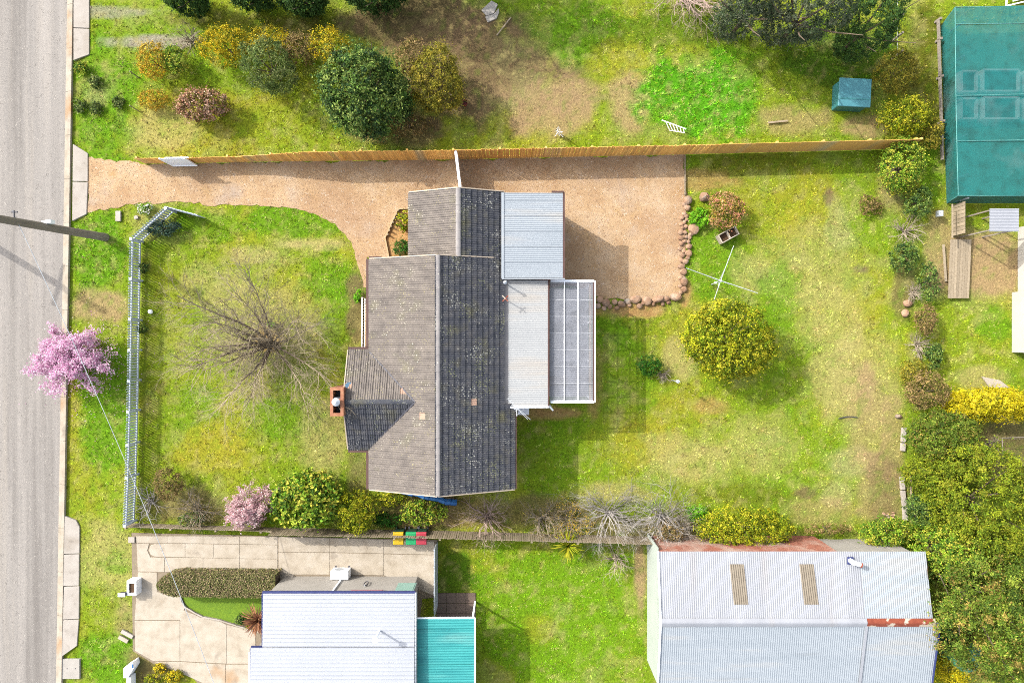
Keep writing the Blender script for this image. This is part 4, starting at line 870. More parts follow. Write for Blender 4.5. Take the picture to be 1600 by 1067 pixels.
for k in range(5): MB().box((NX + .42 + k * .8, -10.71 - .02 * (k % 2), 1.4), (.78, .05, 2.75)).build('wall_sheet', M['concrete_grey'], sh)
wbm = MB()
for k in range(13): wbm.box((SX0 + .035, -13.8, .1 + k * .205), (.04, 6.9, .195), ry=.06)
wbm.build('weatherboard', M['mint'], sh)
gg = MB(); v = [(SX0 + .04, -10.6, 2.78), (SX0 + .04, -17.3, 2.78), (SX0 + .04, SR, 3.5)]; v += [(a + .08, b, c) for a, b, c in v]; gg.add(v, [(0, 1, 2), (5, 4, 3), (0, 3, 4, 1), (1, 4, 5, 2), (2, 5, 3, 0)]).build('gable', M['mint'], sh)
corrugated(sh, (SX0, 17.3), (SR, -10.45), sz, along='y', m=M['zinc_white'], pitch=.105, sheet_w=.84, amp=.008)
corrugated(sh, (17.3, SX1), (SR, -10.45), lambda x, y: sz(x, y) + .012, along='y', m=M['zinc'], pitch=.105, sheet_w=.84, amp=.008)
corrugated(sh, (SX0, 17.4), (-17.6, SR), lambda x, y: sz(x, y) - .01, along='y', m=M['zinc'], pitch=.105, sheet_w=.84, amp=.008)
corrugated(sh, (17.4, SX1 + .3), (-17.6, SR), sz, along='y', m=M['zinc'], pitch=.105, sheet_w=.84, amp=.008)
MB().bar((17.36, SR - .1, SZ + .02), (17.3, -17.6, sz(0, -17.6) + .05), .12, .03).build('lap_flashing', M['zinc_white'], sh)
def rcap(x0, x1, m):
    b = MB(); v = []
    for x in (x0, x1):
        for dy, dz in ((.2, -.02), (.05, .05), (0, .06), (-.05, .05), (-.2, -.02)): v.append((x, SR + dy, SZ + .03 + dz))
    return b.add(v, [(k, k + 1, 6 + k, 5 + k) for k in range(4)]).build('ridge_cap', m, sh)
for a, b_ in ((SX0, 10.5), (10.5, 14), (14, 17.35)): rcap(a, b_, M['zinc_white'])
rcap(17.36, 18.9, M['rust']); rcap(18.9, SX1 + .1, M['rust'])
MB().bar((SX0 - .03, -10.45, 2.95), (SX0 - .03, SR, SZ), .06, .14).bar((SX0 - .03, -17.6, 2.84), (SX0 - .03, SR, SZ), .06, .14).build('bargeboard', M['white_metal'], sh)
MB().bar((SX1 + .33, SR - .05, SZ), (SX1 + .33, -17.6, 2.84), .05, .16).build('bargeboard', M['blue_trim'], sh)
def skl(x0, x1, ya, yb, sk_):
    b = MB(); v = []; n = 0; x = x0
    while x < x1:
        v += [(x, 0, -.012), (x + .026, 0, 0), (x + .052, 0, .012), (x + .078, 0, 0)]; x += .105
    n = len(v); b.add([(a - sk_, ya, sz(a, ya) + .022 + c) for a, _, c in v] + [(a + sk_, yb, sz(a, yb) + .022 + c) for a, _, c in v], [(i, i + 1, n + i + 1, n + i) for i in range(n - 1)]); b.build('skylight', M['skylight'], sh)
kx = lambda p: (p - 800) * (H - 3.3) / F; ky = lambda p: (533.5 - p) * (H - 3.3) / F
skl(kx(1143.5), kx(1164.5), ky(883), ky(942), .05); skl(kx(1253), kx(1275), ky(883), ky(942), .05)
vp = empty('roof_cowl', (17, -10.8, 3.6), 'bent white vent cowl on a dark plate near the top edge of the shed roof', 'vent')
q = Vector((kx(1331), ky(877), 3.12)); MB().box(q + Vector((0, 0, .03)), (.3, .36, .03)).build('base_plate', M['blue_trim'], vp)
MB().tube(q, q + Vector((0, 0, .42)), .12, n=12).tube(q + Vector((0, 0, .36)), q + Vector((.3, -.08, .46)), .11, .1, n=12).build('pipe', M['white_metal'], vp); MB().tube(q + Vector((.3, -.08, .46)), q + Vector((.36, -.1, .48)), .115, .12, n=12).build('mouth', M['rust'], vp)
tk = empty('water_tank', P(1480, 1010), 'round green corrugated water tank half hidden under the big tree', 'water tank')
q = P(1478, 1003); tkm = MB()
for k in range(9): tkm.tube((q.x, q.y, .2 * k), (q.x, q.y, .2 * k + .1), .74, .76, n=20, cap=False).tube((q.x, q.y, .2 * k + .1), (q.x, q.y, .2 * k + .2), .76, .74, n=20, cap=False)
tkm.build('tank_wall', mat('green_tank', [D(60, 150, 120), D(80, 168, 138)], 2, rough=.5), tk); MB().tube((q.x, q.y, 1.8), (q.x, q.y, 1.95), .76, .1, n=20).build('tank_lid', bpy.data.materials['green_tank'], tk)

# ---------------------------------------------------------------- top right and right-hand neighbours
ne = empty('garden_enclosure', P(1560, 160), 'large teal shade cloth enclosure with pale bed outlines showing through', 'shade enclosure')
EZ = 1.25
tl, tr_, bl2, br2 = P(1492, 12, EZ), P(1760, 6, EZ), P(1497, 306, EZ), P(1760, 306, EZ)
def cloth(pts, nu, nv, sag):
    a, b, c, d = pts; v = []; rg = random.Random(2)
    for i in range(nu + 1):
        for j in range(nv + 1):
            s, t = i / nu, j / nv; p = a.lerp(b, s).lerp(d.lerp(c, s), t); e = math.sin(math.pi * s) * math.sin(math.pi * t)
            v.append(p - Vector((0, 0, sag * e + rg.uniform(0, .015) * (e > .02) + .03 * abs(math.sin(s * 9.4)) * e)))
    b_ = MB(); b_.add(v, [(i * (nv + 1) + j, (i + 1) * (nv + 1) + j, (i + 1) * (nv + 1) + j + 1, i * (nv + 1) + j + 1) for i in range(nu) for j in range(nv)]); return b_
cloth((tl, bl2, br2, tr_), 24, 20, .12).build('top_cloth', M['net'], ne, smooth=True)
gl0, gl1 = P(1470, 42, .05), P(1479, 318, .05); gb0 = P(1760, 318, .05)
cloth((gl0, gl1, bl2, tl), 20, 6, 0).build('side_cloth', M['net'], ne, smooth=True); cloth((gl1, gb0, br2, bl2), 20, 6, 0).build('side_cloth', M['net'], ne, smooth=True)
cord = MB()
for p, q in ((tl, bl2), (tl.lerp(bl2, .09) , tr_.lerp(br2, .09)), (tl.lerp(bl2, .47), tr_.lerp(br2, .455)), (bl2.lerp(tl, .29), br2.lerp(tr_, .3)), (bl2, br2), (tl, tr_), (tl, gl0), (bl2, gl1)):
    n = 16; pts = [p.lerp(q, k / n) - Vector((0, 0, .05 * math.sin(math.pi * k / n) - .02)) for k in range(n + 1)]
    for a, b_ in zip(pts, pts[1:]): cord.tube(a, b_, .02, n=4, cap=False)
cord.build('cord', mat('pale_cord', [D(90, 180, 176), D(140, 210, 200)], 3), ne)
for p in (42, 100, 160, 220, 280, 316): MB().box(P(1484 + (p - 42) * .03, max(p, 50), 0) + Vector((0, 0, .55)), (.07, .07, 1.1)).build('post', M['galv'], ne)
for i, (x0, x1, y0, y1, lab) in enumerate(((1503, 1527, 111, 143, 'upper left'), (1537, 1593, 109, 142, 'upper middle'), (1503, 1527, 154, 185, 'lower left'), (1538, 1592, 152, 185, 'lower middle'), (1605, 1660, 109, 142, 'upper right'), (1605, 1660, 152, 185, 'lower right'))):
    rb_ = empty('raised_bed', P((x0 + x1) / 2, (y0 + y1) / 2), lab + ' rectangular bed outlined in pale boards under the teal shade cloth', 'raised bed', 'raised beds under the shade cloth')
    zt = .5
    cs = [P(x0, y0, zt), P(x1, y0, zt), P(x1, y1, zt), P(x0, y1, zt)]
    for p, q in zip(cs, cs[1:] + cs[:1]): MB().bar(p - Vector((0, 0, .25)), q - Vector((0, 0, .25)), .09, .5).build('board', M['white_paint'], rb_)
    MB().prism([(p.x, p.y) for p in cs], 0, .3).build('soil', M['soil'], rb_)
lf = empty('low_rail_fence', P(1468, 130), 'weathered low rail fence along the foot of the teal enclosure', 'fence')
for a, b_ in ((32, 62), (63, 120), (121, 190), (191, 250)):
    xa, xb = 1466 + (a - 32) * .03, 1466 + (b_ - 32) * .03; MB().bar(P(xa, a, .35), P(xb, b_, .35), .1, .14).build('rail', M['pole'], lf); MB().box(P(xa, a, .25), (.12, .12, .5)).build('post', M['pole'], lf)
wpn = empty('white_panel', P(1588, 4), 'white framed panel lying at the top edge of the teal enclosure', 'panel')
MB().bar(P(1572, 10, .5), P(1640, -6, .5), .06, .06).bar(P(1574, -14, .5), P(1572, 10, .5), .06, .06).build('frame', M['white_paint'], wpn); MB().prism([G(1574, -14), G(1640, -24), G(1640, -7), G(1574, 9)], .4, .44).build('sheet', M['white_metal'], wpn)
tf_ = empty('fence_panel', P(1482, 345), 'short pale timber fence panel below the teal enclosure', 'fence')
for k in range(8):
    a = P(1487, 321 + k * 6.1); b_ = P(1487, 326.6 + k * 6.1); MB().bar(a + Vector((0, 0, .55)), b_ + Vector((0, 0, .55)), .02, 1.1).build('paling', M['old_timber'], tf_)
MB().bar(P(1488, 319, .9), P(1488, 372, .9), .04, .08).build('rail', M['old_timber'], tf_)
mb_ = empty('meter_post', P(1467, 334), 'small grey box on a post beside the pale timber fence panel', 'box'); MB().box(P(1468, 334, .4), (.22, .3, .3)).build('box', M['galv'], mb_); MB().box(P(1468, 334, .13), (.08, .08, .26)).build('post', M['galv'], mb_)
dk = empty('timber_deck', P(1495, 418), 'weathered timber deck of long boards beside bare earth', 'deck')
for k in range(8):
    MB().bar(P(1485 + k * 4.1 - 2, 466, .2), P(1489 + k * 4.1 - 2, 374, .2), .13, .04).build('deck_board', M['old_timber'], dk)
lp = empty('timber_plank', P(1476, 418), 'loose timber plank leaning beside the weathered deck', 'plank'); MB().bar(P(1478, 440, .1), P(1474, 382, .15), .12, .04).build('plank', M['old_timber'], lp)
wr = empty('patio_roof', P(1570, 345), 'white flat patio roof beside the teal enclosure', 'patio roof')
k4 = (H - 2.5) / F; corrugated(wr, ((1546 - 800) * k4, (1592 - 800) * k4), ((533.5 - 362) * k4, (533.5 - 326) * k4), lambda x, y: 2.5, m=M['zinc_white'], pitch=.15, sheet_w=.6)
for x, y in ((1550, 328), (1588, 328), (1550, 359), (1588, 359)): MB().box(((x - 800) * k4, (533.5 - y) * k4, 1.24), (.06, .06, 2.48)).build('post', M['pole'], wr)
nb = empty('neighbour_house', P(1640, 460), 'house with a white metal roof cut off by the right edge of the photograph', 'house')
k5 = (H - 3) / F; wx = lambda p: (p - 800) * k5; wy = lambda p: (533.5 - p) * k5
MB().prism([(wx(1650), wy(450)), (wx(1760), wy(450)), (wx(1760), wy(552)), (wx(1650), wy(552))], 0, 2.8).prism([(wx(1660), wy(340)), (wx(1760), wy(340)), (wx(1760), wy(449)), (wx(1660), wy(449))], 0, 2.8).build('wall', M['wall_cream'], nb)
corrugated(nb, (wx(1638), wx(1770)), (wy(562), wy(440)), lambda x, y: 3 + .01 * (x - 24), m=M['tray'], pitch=.19, trap=True); corrugated(nb, (wx(1652), wx(1770)), (wy(440), wy(330)), lambda x, y: 3 + .01 * (x - 24), m=M['tray'], pitch=.19, trap=True)
MB().bar((wx(1637), wy(440), 2.95), (wx(1637), wy(562), 2.95), .1, .12).bar((wx(1651), wy(330), 2.95), (wx(1651), wy(440), 2.95), .1, .12).build('gutter', M['white_metal'], nb)
cs_ = empty('concrete_pad', P(1558, 597), 'pale concrete pad beside the yellow conifer hedge', 'concrete pad'); slab(cs_, [(1533, 588), (1562, 594), (1578, 606), (1546, 606)], .05, M['concrete'], 'slab')
rf = empty('pool_fence', P(1585, 690), 'dark grey metal railing fence in shade beside the yellow conifer hedge', 'railing fence')
MB().tube(P(1566, 684, 1.2), P(1640, 681, 1.2), .018, n=6).tube(P(1566, 684, 1.2), P(1567, 718, 1.2), .018, n=6).build('top_rail', M['pole'], rf)
for k in range(18): MB().tube(P(1567 + k * 4, 684, 0), P(1567 + k * 4, 684, 0) * .98 + Vector((0, 0, 1.2)), .009, n=4).build('bar', M['pole'], rf)
for k in range(8): MB().tube(P(1551, 682 + k * 4, 0), P(1566, 685 + k * 4, 1.2), .009, n=4).build('bar', M['pole'], rf)

# ---------------------------------------------------------------- bits in the top neighbour's yard
cs2 = empty('stepping_slab', P(766, 18), 'cluster of pale grey paving stones near the top edge on bare ground', 'slab')
for q in ([(752, 17), (768, 2), (778, 8), (772, 22), (760, 26)], [(758, 27), (772, 23), (779, 14), (780, 20), (776, 30), (762, 36)]): slab(cs2, q, .06, M['concrete_grey'], 'slab')
pk2 = empty('timber_plank', P(787, 42), 'thin pale timber stick lying on the bare ground near the paving stones', 'plank'); MB().bar(P(776, 56, .06), P(798, 28, .06), .06, .05).build('plank', M['old_timber'], pk2)
bk = empty('bucket', P(728, 162), 'red bucket on dark ground beside the olive shrub', 'bucket'); q = P(727, 163); MB().tube((q.x, q.y, .0), (q.x, q.y, .3), .11, .15, n=12, cap=False).tube((q.x, q.y, .02), (q.x, q.y, .05), .11, n=12).build('pail', M['red_plastic'], bk)
MB().bar((q.x - .15, q.y, .3), (q.x + .15, q.y, .3), .015, .015).build('handle', M['dark_metal'], bk)
cb = empty('cubby_box', P(1325, 152), 'teal box shaped cubby with a flat lid on the shaded lawn', 'cubby'); q = P(1322, 155)
MB().box((q.x, q.y, .45), (1.55, 1.35, .9), rz=-.05).build('body', M['teal_box'], cb, bevel=.03); MB().box((q.x, q.y, .94), (1.7, 1.5, .08), rz=-.05).build('lid', mat('teal_lid', [D(84, 158, 172), D(104, 176, 186)], 2, rough=.5), cb, bevel=.02)
MB().bar((q.x - .8, q.y - .3, .99), (q.x + .8, q.y - .38, .99), .06, .02).build('strap', M['teal_box'], cb)
wf = empty('metal_rack', P(1053, 198), 'bent white metal rack lying in the bright green weeds', 'rack')
MB().tube(P(1034, 188, .25), P(1072, 202, .3), .03, n=6).tube(P(1046, 204, .2), P(1070, 208, .25), .02, n=6).build('rail', M['white_paint'], wf)
for k in range(6): MB().tube(P(1040 + 5.5 * k, 190 + 2 * k, .26), P(1046 + 4.6 * k, 203 + .8 * k, .22), .016, n=5).build('rung', M['white_paint'], wf)
pk3 = empty('timber_plank', P(1215, 191), 'pale timber plank lying in weeds behind the timber fence', 'plank'); MB().bar(P(1200, 192, .1), P(1231, 189, .1), .09, .05).build('plank', M['old_timber'], pk3)
ns = empty('wire_fence', P(1404, 40), 'thin post and wire fence at the edge of the dark conifers', 'fence')
for k in range(4): MB().box(P(1402, 2 + k * 28, .55), (.09, .09, 1.1)).build('post', M['pole'], ns)
for z in (.4, .75, 1.05): MB().tube(P(1402, -10, z), P(1402, 90, z), .008, n=4).build('wire', M['galv'], ns)
for i, (a, b_) in enumerate((((217, 122), (240, 133)), ((217, 174), (238, 186)))):
    st = empty('garden_stake', P(*a), ('upper' if i == 0 else 'lower') + ' dark garden stake in the verge left of the shrubs', 'stake'); p = P(*a); MB().tube(p, p + Vector((0, 0, .9)), .03, n=6).build('stake', M['pole'], st)
# ---------------------------------------------------------------- plants
PAL = {
 'yellowgreen': [(176, 176, 30), (146, 156, 24), (108, 130, 20), (200, 192, 52), (90, 110, 18)],
 'glossy': [(126, 160, 40), (92, 132, 30), (166, 182, 60), (70, 104, 30), (196, 190, 70)],
 'dark': [(62, 92, 40), (84, 116, 44), (50, 76, 40), (112, 140, 60), (140, 158, 78)],
 'olive': [(150, 140, 40), (124, 122, 36), (176, 160, 60), (98, 100, 34)],
 'silver': [(116, 134, 66), (92, 114, 52), (146, 156, 92), (72, 96, 44)],
 'gold': [(222, 192, 22), (196, 174, 26), (150, 154, 30), (232, 206, 60), (122, 134, 30)],
 'orange': [(222, 182, 40), (202, 156, 48), (170, 146, 50), (134, 142, 40), (226, 196, 80)],
 'pinkleaf': [(196, 150, 120), (170, 120, 96), (210, 176, 150), (136, 112, 64), (120, 116, 50)],
 'pinktip': [(206, 140, 110), (180, 150, 60), (140, 136, 46), (110, 120, 40), (210, 170, 120)],
 'pink': [(250, 214, 238), (242, 188, 222), (255, 234, 246), (226, 160, 204)],
 'palepink': [(246, 214, 216), (232, 186, 194), (250, 230, 226), (212, 164, 172)],
 'bigtree': [(112, 134, 40), (94, 120, 34), (76, 102, 34), (132, 146, 52), (98, 120, 40), (156, 138, 68)],
 'bigtree2': [(130, 142, 28), (112, 130, 26), (92, 114, 24), (148, 150, 42)],
 'bright': [(110, 176, 24), (140, 196, 44), (88, 150, 20)],
 'brown': [(150, 126, 76), (128, 112, 66), (168, 142, 96), (110, 110, 46)],
 'bronze': [(150, 100, 70), (120, 76, 60), (180, 130, 90), (96, 70, 56)],
 'lav': [(84, 112, 96), (66, 96, 76), (110, 130, 110), (60, 84, 60)],
 'conif': [(92, 104, 76), (72, 90, 60), (116, 122, 96), (58, 76, 50)],
 'yellowhedge': [(214, 194, 14), (190, 176, 18), (226, 208, 50), (160, 156, 18)],
 'darkgreen': [(48, 78, 34), (64, 96, 38), (84, 114, 48)],
 'hedge': [(140, 140, 84), (116, 120, 66), (164, 156, 108), (98, 104, 56), (176, 150, 120)],
 'ball': [(50, 100, 24), (70, 124, 30), (40, 84, 24)],
 'white': [(240, 240, 230), (110, 150, 40), (90, 130, 36)],
}
PAL = {k: np.array([D(*c, 1.65) for c in v]) for k, v in PAL.items()}

def leaves(pos, nrm, ll, lw, cols, rng):
    """bent leaf of four corners at each point"""
    n = len(pos); nrm = nrm / (np.linalg.norm(nrm, axis=1, keepdims=True) + 1e-9)
    t = rng.normal(size=(n, 3)); t -= nrm * (t * nrm).sum(1, keepdims=True); t /= np.linalg.norm(t, axis=1, keepdims=True) + 1e-9
    b = np.cross(nrm, t); L = (ll * rng.uniform(.6, 1.3, n))[:, None]; W = (lw * rng.uniform(.7, 1.3, n))[:, None]
    v = np.stack([pos - t * L * .5, pos + b * W * .5 + nrm * L * .08, pos + t * L * .5 - nrm * L * .12, pos - b * W * .5 + nrm * L * .08], 1)
    f = np.arange(n)[:, None] * 4 + np.array([0, 1, 2, 3])[None]
    return v.reshape(-1, 3), f, np.repeat(cols, 4, 0)

def crown_np(c, r, n, ll, lw, pal, seed, up=.35, box=False, clump=None, open_=.26, under=.2):
    """leaf sprays: many small clumps over an uneven dome, each clump its own tone, with dark gaps between"""
    rng = np.random.default_rng(seed); r = np.array(r, float); c = np.array(c, float)
    cr0 = clump or (.06 + .07 * r.min()); area = 2.2 * math.pi * (r[0] * r[1] + r[2] * (r[0] + r[1]) * .5) * .55
    ncl = int(max(14, min(n / 12, 1.5 * area / (math.pi * cr0 ** 2))))
    d = rng.normal(size=(ncl, 3)); d[:, 2] = np.abs(d[:, 2]) * np.where(rng.random(ncl) > under, 1, -1); d /= np.linalg.norm(d, axis=1, keepdims=True)
    if box:
        d = rng.uniform(-1, 1, (ncl, 3)); k = rng.integers(0, 3, ncl); d[np.arange(ncl), k] = np.where((k == 2) | (rng.random(ncl) < .5), 1, -1)
    lob = rng.normal(size=(9, 3)); lob /= np.linalg.norm(lob, axis=1, keepdims=True); la = rng.uniform(-.36, .24, 9)
    bump = 1 + (np.exp(-((1 - d @ lob.T) / .11)) * la).sum(1)
    cc = c + d * r * (bump * np.where(rng.random(ncl) < .22, rng.uniform(.5, .8, ncl), rng.uniform(.84, 1.0, ncl)))[:, None] * (1 - cr0 / r.max() * .4)
    cr = cr0 * rng.uniform(.55, 1.35, ncl); od = d / np.linalg.norm(d, axis=1, keepdims=True)
    wts = cr ** 2; ci = rng.choice(ncl, n, p=wts / wts.sum()); e = rng.normal(size=(n, 3)) + od[ci] * .7 + np.array([0, 0, .3]); e /= np.linalg.norm(e, axis=1, keepdims=True)
    pos = cc[ci] + e * (cr[ci] * rng.random(n) ** .45)[:, None]
    st = rng.random(n) < open_; pos[st] += rng.normal(size=(st.sum(), 3)) * cr0 * 1.1
    pos[:, 2] = np.maximum(pos[:, 2], .04 + .03 * rng.random(n))
    nrm = e * .55 + od[ci] * .3 + rng.normal(size=(n, 3)) * .5 + np.array([0, 0, up])
    base = rng.integers(0, len(pal), ncl); pick = np.where(rng.random(n) < .6, base[ci], rng.integers(0, len(pal), n))
    lum = (rng.uniform(.7, 1.35, n) * (rng.uniform(.68, 1.3, ncl))[ci])[:, None]
    return leaves(pos, nrm, ll, lw, np.clip(pal[pick] * lum, 0, .9), rng)

def sticks(segs, n=4):
    """segs: (p0, p1, r0, r1) -> thin tapered prisms"""
    p0 = np.array([s[0] for s in segs]); p1 = np.array([s[1] for s in segs]); r0 = np.array([s[2] for s in segs])[:, None]; r1 = np.array([s[3] for s in segs])[:, None]
    d = p1 - p0; d /= np.linalg.norm(d, axis=1, keepdims=True) + 1e-9; up = np.where(np.abs(d[:, 2:3]) < .9, np.array([[0, 0, 1.]]), np.array([[1., 0, 0]]))
    s = np.cross(d, up); s /= np.linalg.norm(s, axis=1, keepdims=True); u = np.cross(s, d); v = []
    for p, r in ((p0, r0), (p1, r1)):
        for k in range(n): t = 2 * math.pi * k / n; v.append(p + s * r * math.cos(t) + u * r * math.sin(t))
    v = np.stack(v, 1); f = np.array([(k, (k + 1) % n, n + (k + 1) % n, n + k) for k in range(n)])
    return v.reshape(-1, 3), (np.arange(len(segs))[:, None, None] * 2 * n + f[None]).reshape(-1, 4)

def grow(segs, p, d, L, r, depth, rg, kids=(3, 5), bend=.28, droop=0.0, spread=.75, ends=None, taper=.62):
    """one limb of three bent lengths, then its offshoots"""
    pts = [np.array(p)]; d = np.array(d) / np.linalg.norm(d); n = 3; rr = r
    for k in range(n):
        d = d + np.array([rg.gauss(0, bend), rg.gauss(0, bend), rg.gauss(0, bend * .7) - droop]); d /= np.linalg.norm(d)
        q = pts[-1] + d * L / n; q[2] = max(q[2], .05); r2 = rr * (1 - .4 / n * (1 + .3 * k)) if depth else rr * .6
        segs.append((pts[-1], q, rr, r2)); rr = r2; pts.append(q)
    if depth == 0:
        if ends is not None: ends += [(a, b) for a, b in zip(pts, pts[1:])]
        return
    for _ in range(rg.randint(*kids)):
        t = rg.uniform(.35, 1.0) * n; i = min(n - 1, int(t)); a = pts[i] + (pts[i + 1] - pts[i]) * (t - i); dd = pts[i + 1] - pts[i]; dd = dd / np.linalg.norm(dd)
        x = np.array([rg.gauss(0, 1), rg.gauss(0, 1), rg.gauss(0, .8)]); x -= dd * x.dot(dd); x /= np.linalg.norm(x)
        s = rg.uniform(spread * .5, spread * 1.2)
        grow(segs, a, dd * math.cos(s) + x * math.sin(s), L * rg.uniform(.5, .75), rr * taper, depth - 1, rg, kids, bend, droop, spread, ends, taper)

def stem(root, c, h, seed, m, name='stem', k=4, spread=.5, r=.05):
    rg = random.Random(seed); segs = [((c.x, c.y, -.02), (c.x + rg.uniform(-.05, .05), c.y + rg.uniform(-.05, .05), h * .3), r, r * .85)]; t = segs[0][1]
    for i in range(k):
        a = 2 * math.pi * (i + rg.random() * .6) / k; segs.append((t, (t[0] + math.cos(a) * h * spread * .5, t[1] + math.sin(a) * h * spread * .5, h * .62), r * .6, r * .3))
        q = segs[-1][1]; segs.append((q, (q[0] + math.cos(a) * h * .15, q[1] + math.sin(a) * h * .15, h * .85), r * .3, r * .12))
    v, f = sticks(segs, 6); link(name, mesh_np(name, v, f), m, root)

count = [100]
def plant(name, cat, label, px, py, rx, ry, h, pal, n=3000, ll=.11, lw=.06, group=None, lift=.5, ncl=0, **kw):
    """leafy shrub or tree seen at photograph pixel px, py with pixel radii rx, ry and real height h"""
    count[0] += 1; zc = h * lift; k = (H - h * .75) / F; c = P(px, py, h * .6); rz_ = h - zc
    root = empty(name, (c.x, c.y, 0), label, cat, group)
    n = int(n * 1.5); lw = max(lw, .038)
    if h > 2.6: kw.setdefault('under', .38)
    v, f, col = crown_np((c.x, c.y, zc), (rx * k, ry * k, rz_), n, ll, lw, PAL[pal], count[0], **kw)
    tree = h > 2.6
    link('crown' if tree else 'foliage', mesh_np('leaves', v, f, col), M['leaf'], root)
    stem(root, c, h, count[0], M['bark'], 'trunk' if tree else 'stem', r=.025 + .014 * h, k=6 if tree else 4)
    return root

def twiggy(name, cat, label, px, py, rad, h, m, seed, limbs=12, depth=2, kids=(3, 4), r=.028, tilt=(.5, 1.2), ends=None, hollow=0, droop=.0, bend=.28, part='twigs'):
    c = P(px, py); k = (H - h) / F; root = empty(name, (c.x, c.y, 0), label, cat); rg = random.Random(seed); segs = []; L = rad * k
    for i in range(limbs):
        a = 2 * math.pi * (i + rg.uniform(-.3, .3)) / limbs; t = rg.uniform(*tilt); d = (math.cos(a) * math.sin(t), math.sin(a) * math.sin(t), math.cos(t) * h / max(L, .1))
        grow(segs, (c.x + rg.gauss(0, .08), c.y + rg.gauss(0, .08), .05), d, L * rg.uniform(.55, .85), r, depth, rg, kids, bend, droop, .6, ends)
    v, f = sticks(segs, 3); link(part, mesh_np(part, v, f), m, root)
    return root
def leaf_bits(root, ends, n, ll, lw, pal, seed, name, jit=.05):
    rng = np.random.default_rng(seed); e = np.array([(a, b) for a, b in ends]); i = rng.integers(0, len(e), n); t = rng.random((n, 1))
    pos = e[i, 0] * (1 - t) + e[i, 1] * t + rng.normal(size=(n, 3)) * jit
    pal = PAL[pal]; cols = pal[rng.integers(0, len(pal), n)] * rng.uniform(.85, 1.2, n)[:, None]
    v, f, col = leaves(pos, rng.normal(size=(n, 3)) + np.array([0, 0, .8]), ll, lw, np.clip(cols, 0, .9), rng)
    link(name, mesh_np(name, v, f, col), M['petal' if name == 'blossom' else 'leaf'], root)

# -- top left neighbour's shrubs
plant('shrub', 'shrub', 'orange yellow shrub at the verge, leftmost of the top row', 238, 94, 25, 30, 1.9, 'orange', 2600, .09, .03)
plant('shrub', 'shrub', 'dark green shrub tucked behind the orange yellow shrub', 272, 92, 19, 26, 1.6, 'glossy', 1700, .1, .05)
plant('shrub', 'shrub', 'low tan and orange shrub between the two garden stakes and pink bush', 238, 156, 24, 17, .9, 'orange', 1500, .08, .03)
plant('shrub', 'shrub', 'pinkish brown flowering bush standing alone on yellow grass', 312, 163, 42, 24, 1.7, 'pinkleaf', 4200, .11, .06)
plant('shrub', 'shrub', 'broad golden shrub left of the silver green shrub', 352, 72, 44, 34, 2.0, 'gold', 4200, .1, .03, ncl=30)
plant('shrub', 'shrub', 'feathery golden shrub above the silver green shrub', 425, 62, 40, 20, 1.6, 'gold', 2400, .1, .03)
plant('tree', 'tree', 'rounded silver green shrubby tree left of the dark broad tree', 418, 103, 46, 44, 3.2, 'silver', 6000, .12, .035, ncl=60)
plant('shrub', 'shrub', 'brown and gold straggly shrub behind the silver green tree', 470, 76, 34, 26, 1.9, 'brown', 2200, .1, .03)
plant('shrub', 'shrub', 'golden shrub peeping above the large dark green tree', 515, 70, 34, 26, 2.2, 'gold', 2400, .1, .03)
plant('tree', 'tree', 'large dense dark green tree behind the timber fence', 566, 136, 74, 74, 4.6, 'dark', 16000, .14, .08, ncl=90, lift=.45)
plant('tree', 'tree', 'olive yellow feathery tree right of the large dark tree', 684, 126, 46, 52, 3.2, 'olive', 8000, .13, .03, ncl=60)
plant('shrub', 'shrub', 'pale straw coloured feathery shrub between dark tree and olive tree', 645, 90, 30, 32, 2.2, 'brown', 2200, .13, .02)
plant('shrub', 'shrub', 'low sparse brown shrub at the fence foot below the olive tree', 640, 196, 36, 16, .8, 'brown', 900, .1, .04)
twiggy('twiggy_shrub', 'shrub', 'pale bare thicket between the orange shrub and the golden shrub', 300, 66, 32, 1.1, M['twig'], 31, 22, 2)
twiggy('twiggy_shrub', 'shrub', 'pinkish bare thicket growing into the golden shrubs near the top', 456, 66, 22, 1.6, M['twig'], 32, 18, 2)
for i, (x, y, r_, lab) in enumerate(((285, -12, 36, 'dark conifer at the top edge above the pale bare thicket'), (392, -16, 44, 'dark tree at the top edge above the golden shrubs'), (470, -8, 40, 'dark tree at the top edge above the straggly brown shrub'), (582, -14, 56, 'wide dark tree at the top edge above the large dense tree'))):
    plant('tree', 'tree', lab, x, y, r_, 24, 2.9, 'darkgreen', 6500, .14, .06)
plant('weed_clump', 'plant', 'dark leafy weed clump beside the kerb at the top verge', 127, 108, 11, 11, .4, 'glossy', 420, .12, .06)
for i, (x, y, lab) in enumerate(((148, 128, 'grey green weed clump on the verge left of the upper stake'), (185, 160, 'dark weed clump on the verge left of the lower stake'), (125, 165, 'bluish weed clump at the kerb across from the lower stake'), (150, 168, 'dark weed clump beside a bare patch on the verge'))):
    plant('weed_clump', 'plant', lab, x, y, 9, 11, .3, 'silver', 320, .12, .06)
for x, y, lab in ((610, -62, 'tall dark tree beyond the top edge above the wide dark tree'), (722, -66, 'tall dark tree beyond the top edge above the paving stones')):
    plant('tree', 'tree', lab, (x - 800) * 1.15 + 800, (y - 533) * 1.15 + 533, 80, 70, 7.6, 'darkgreen', 5000, .2, .1)
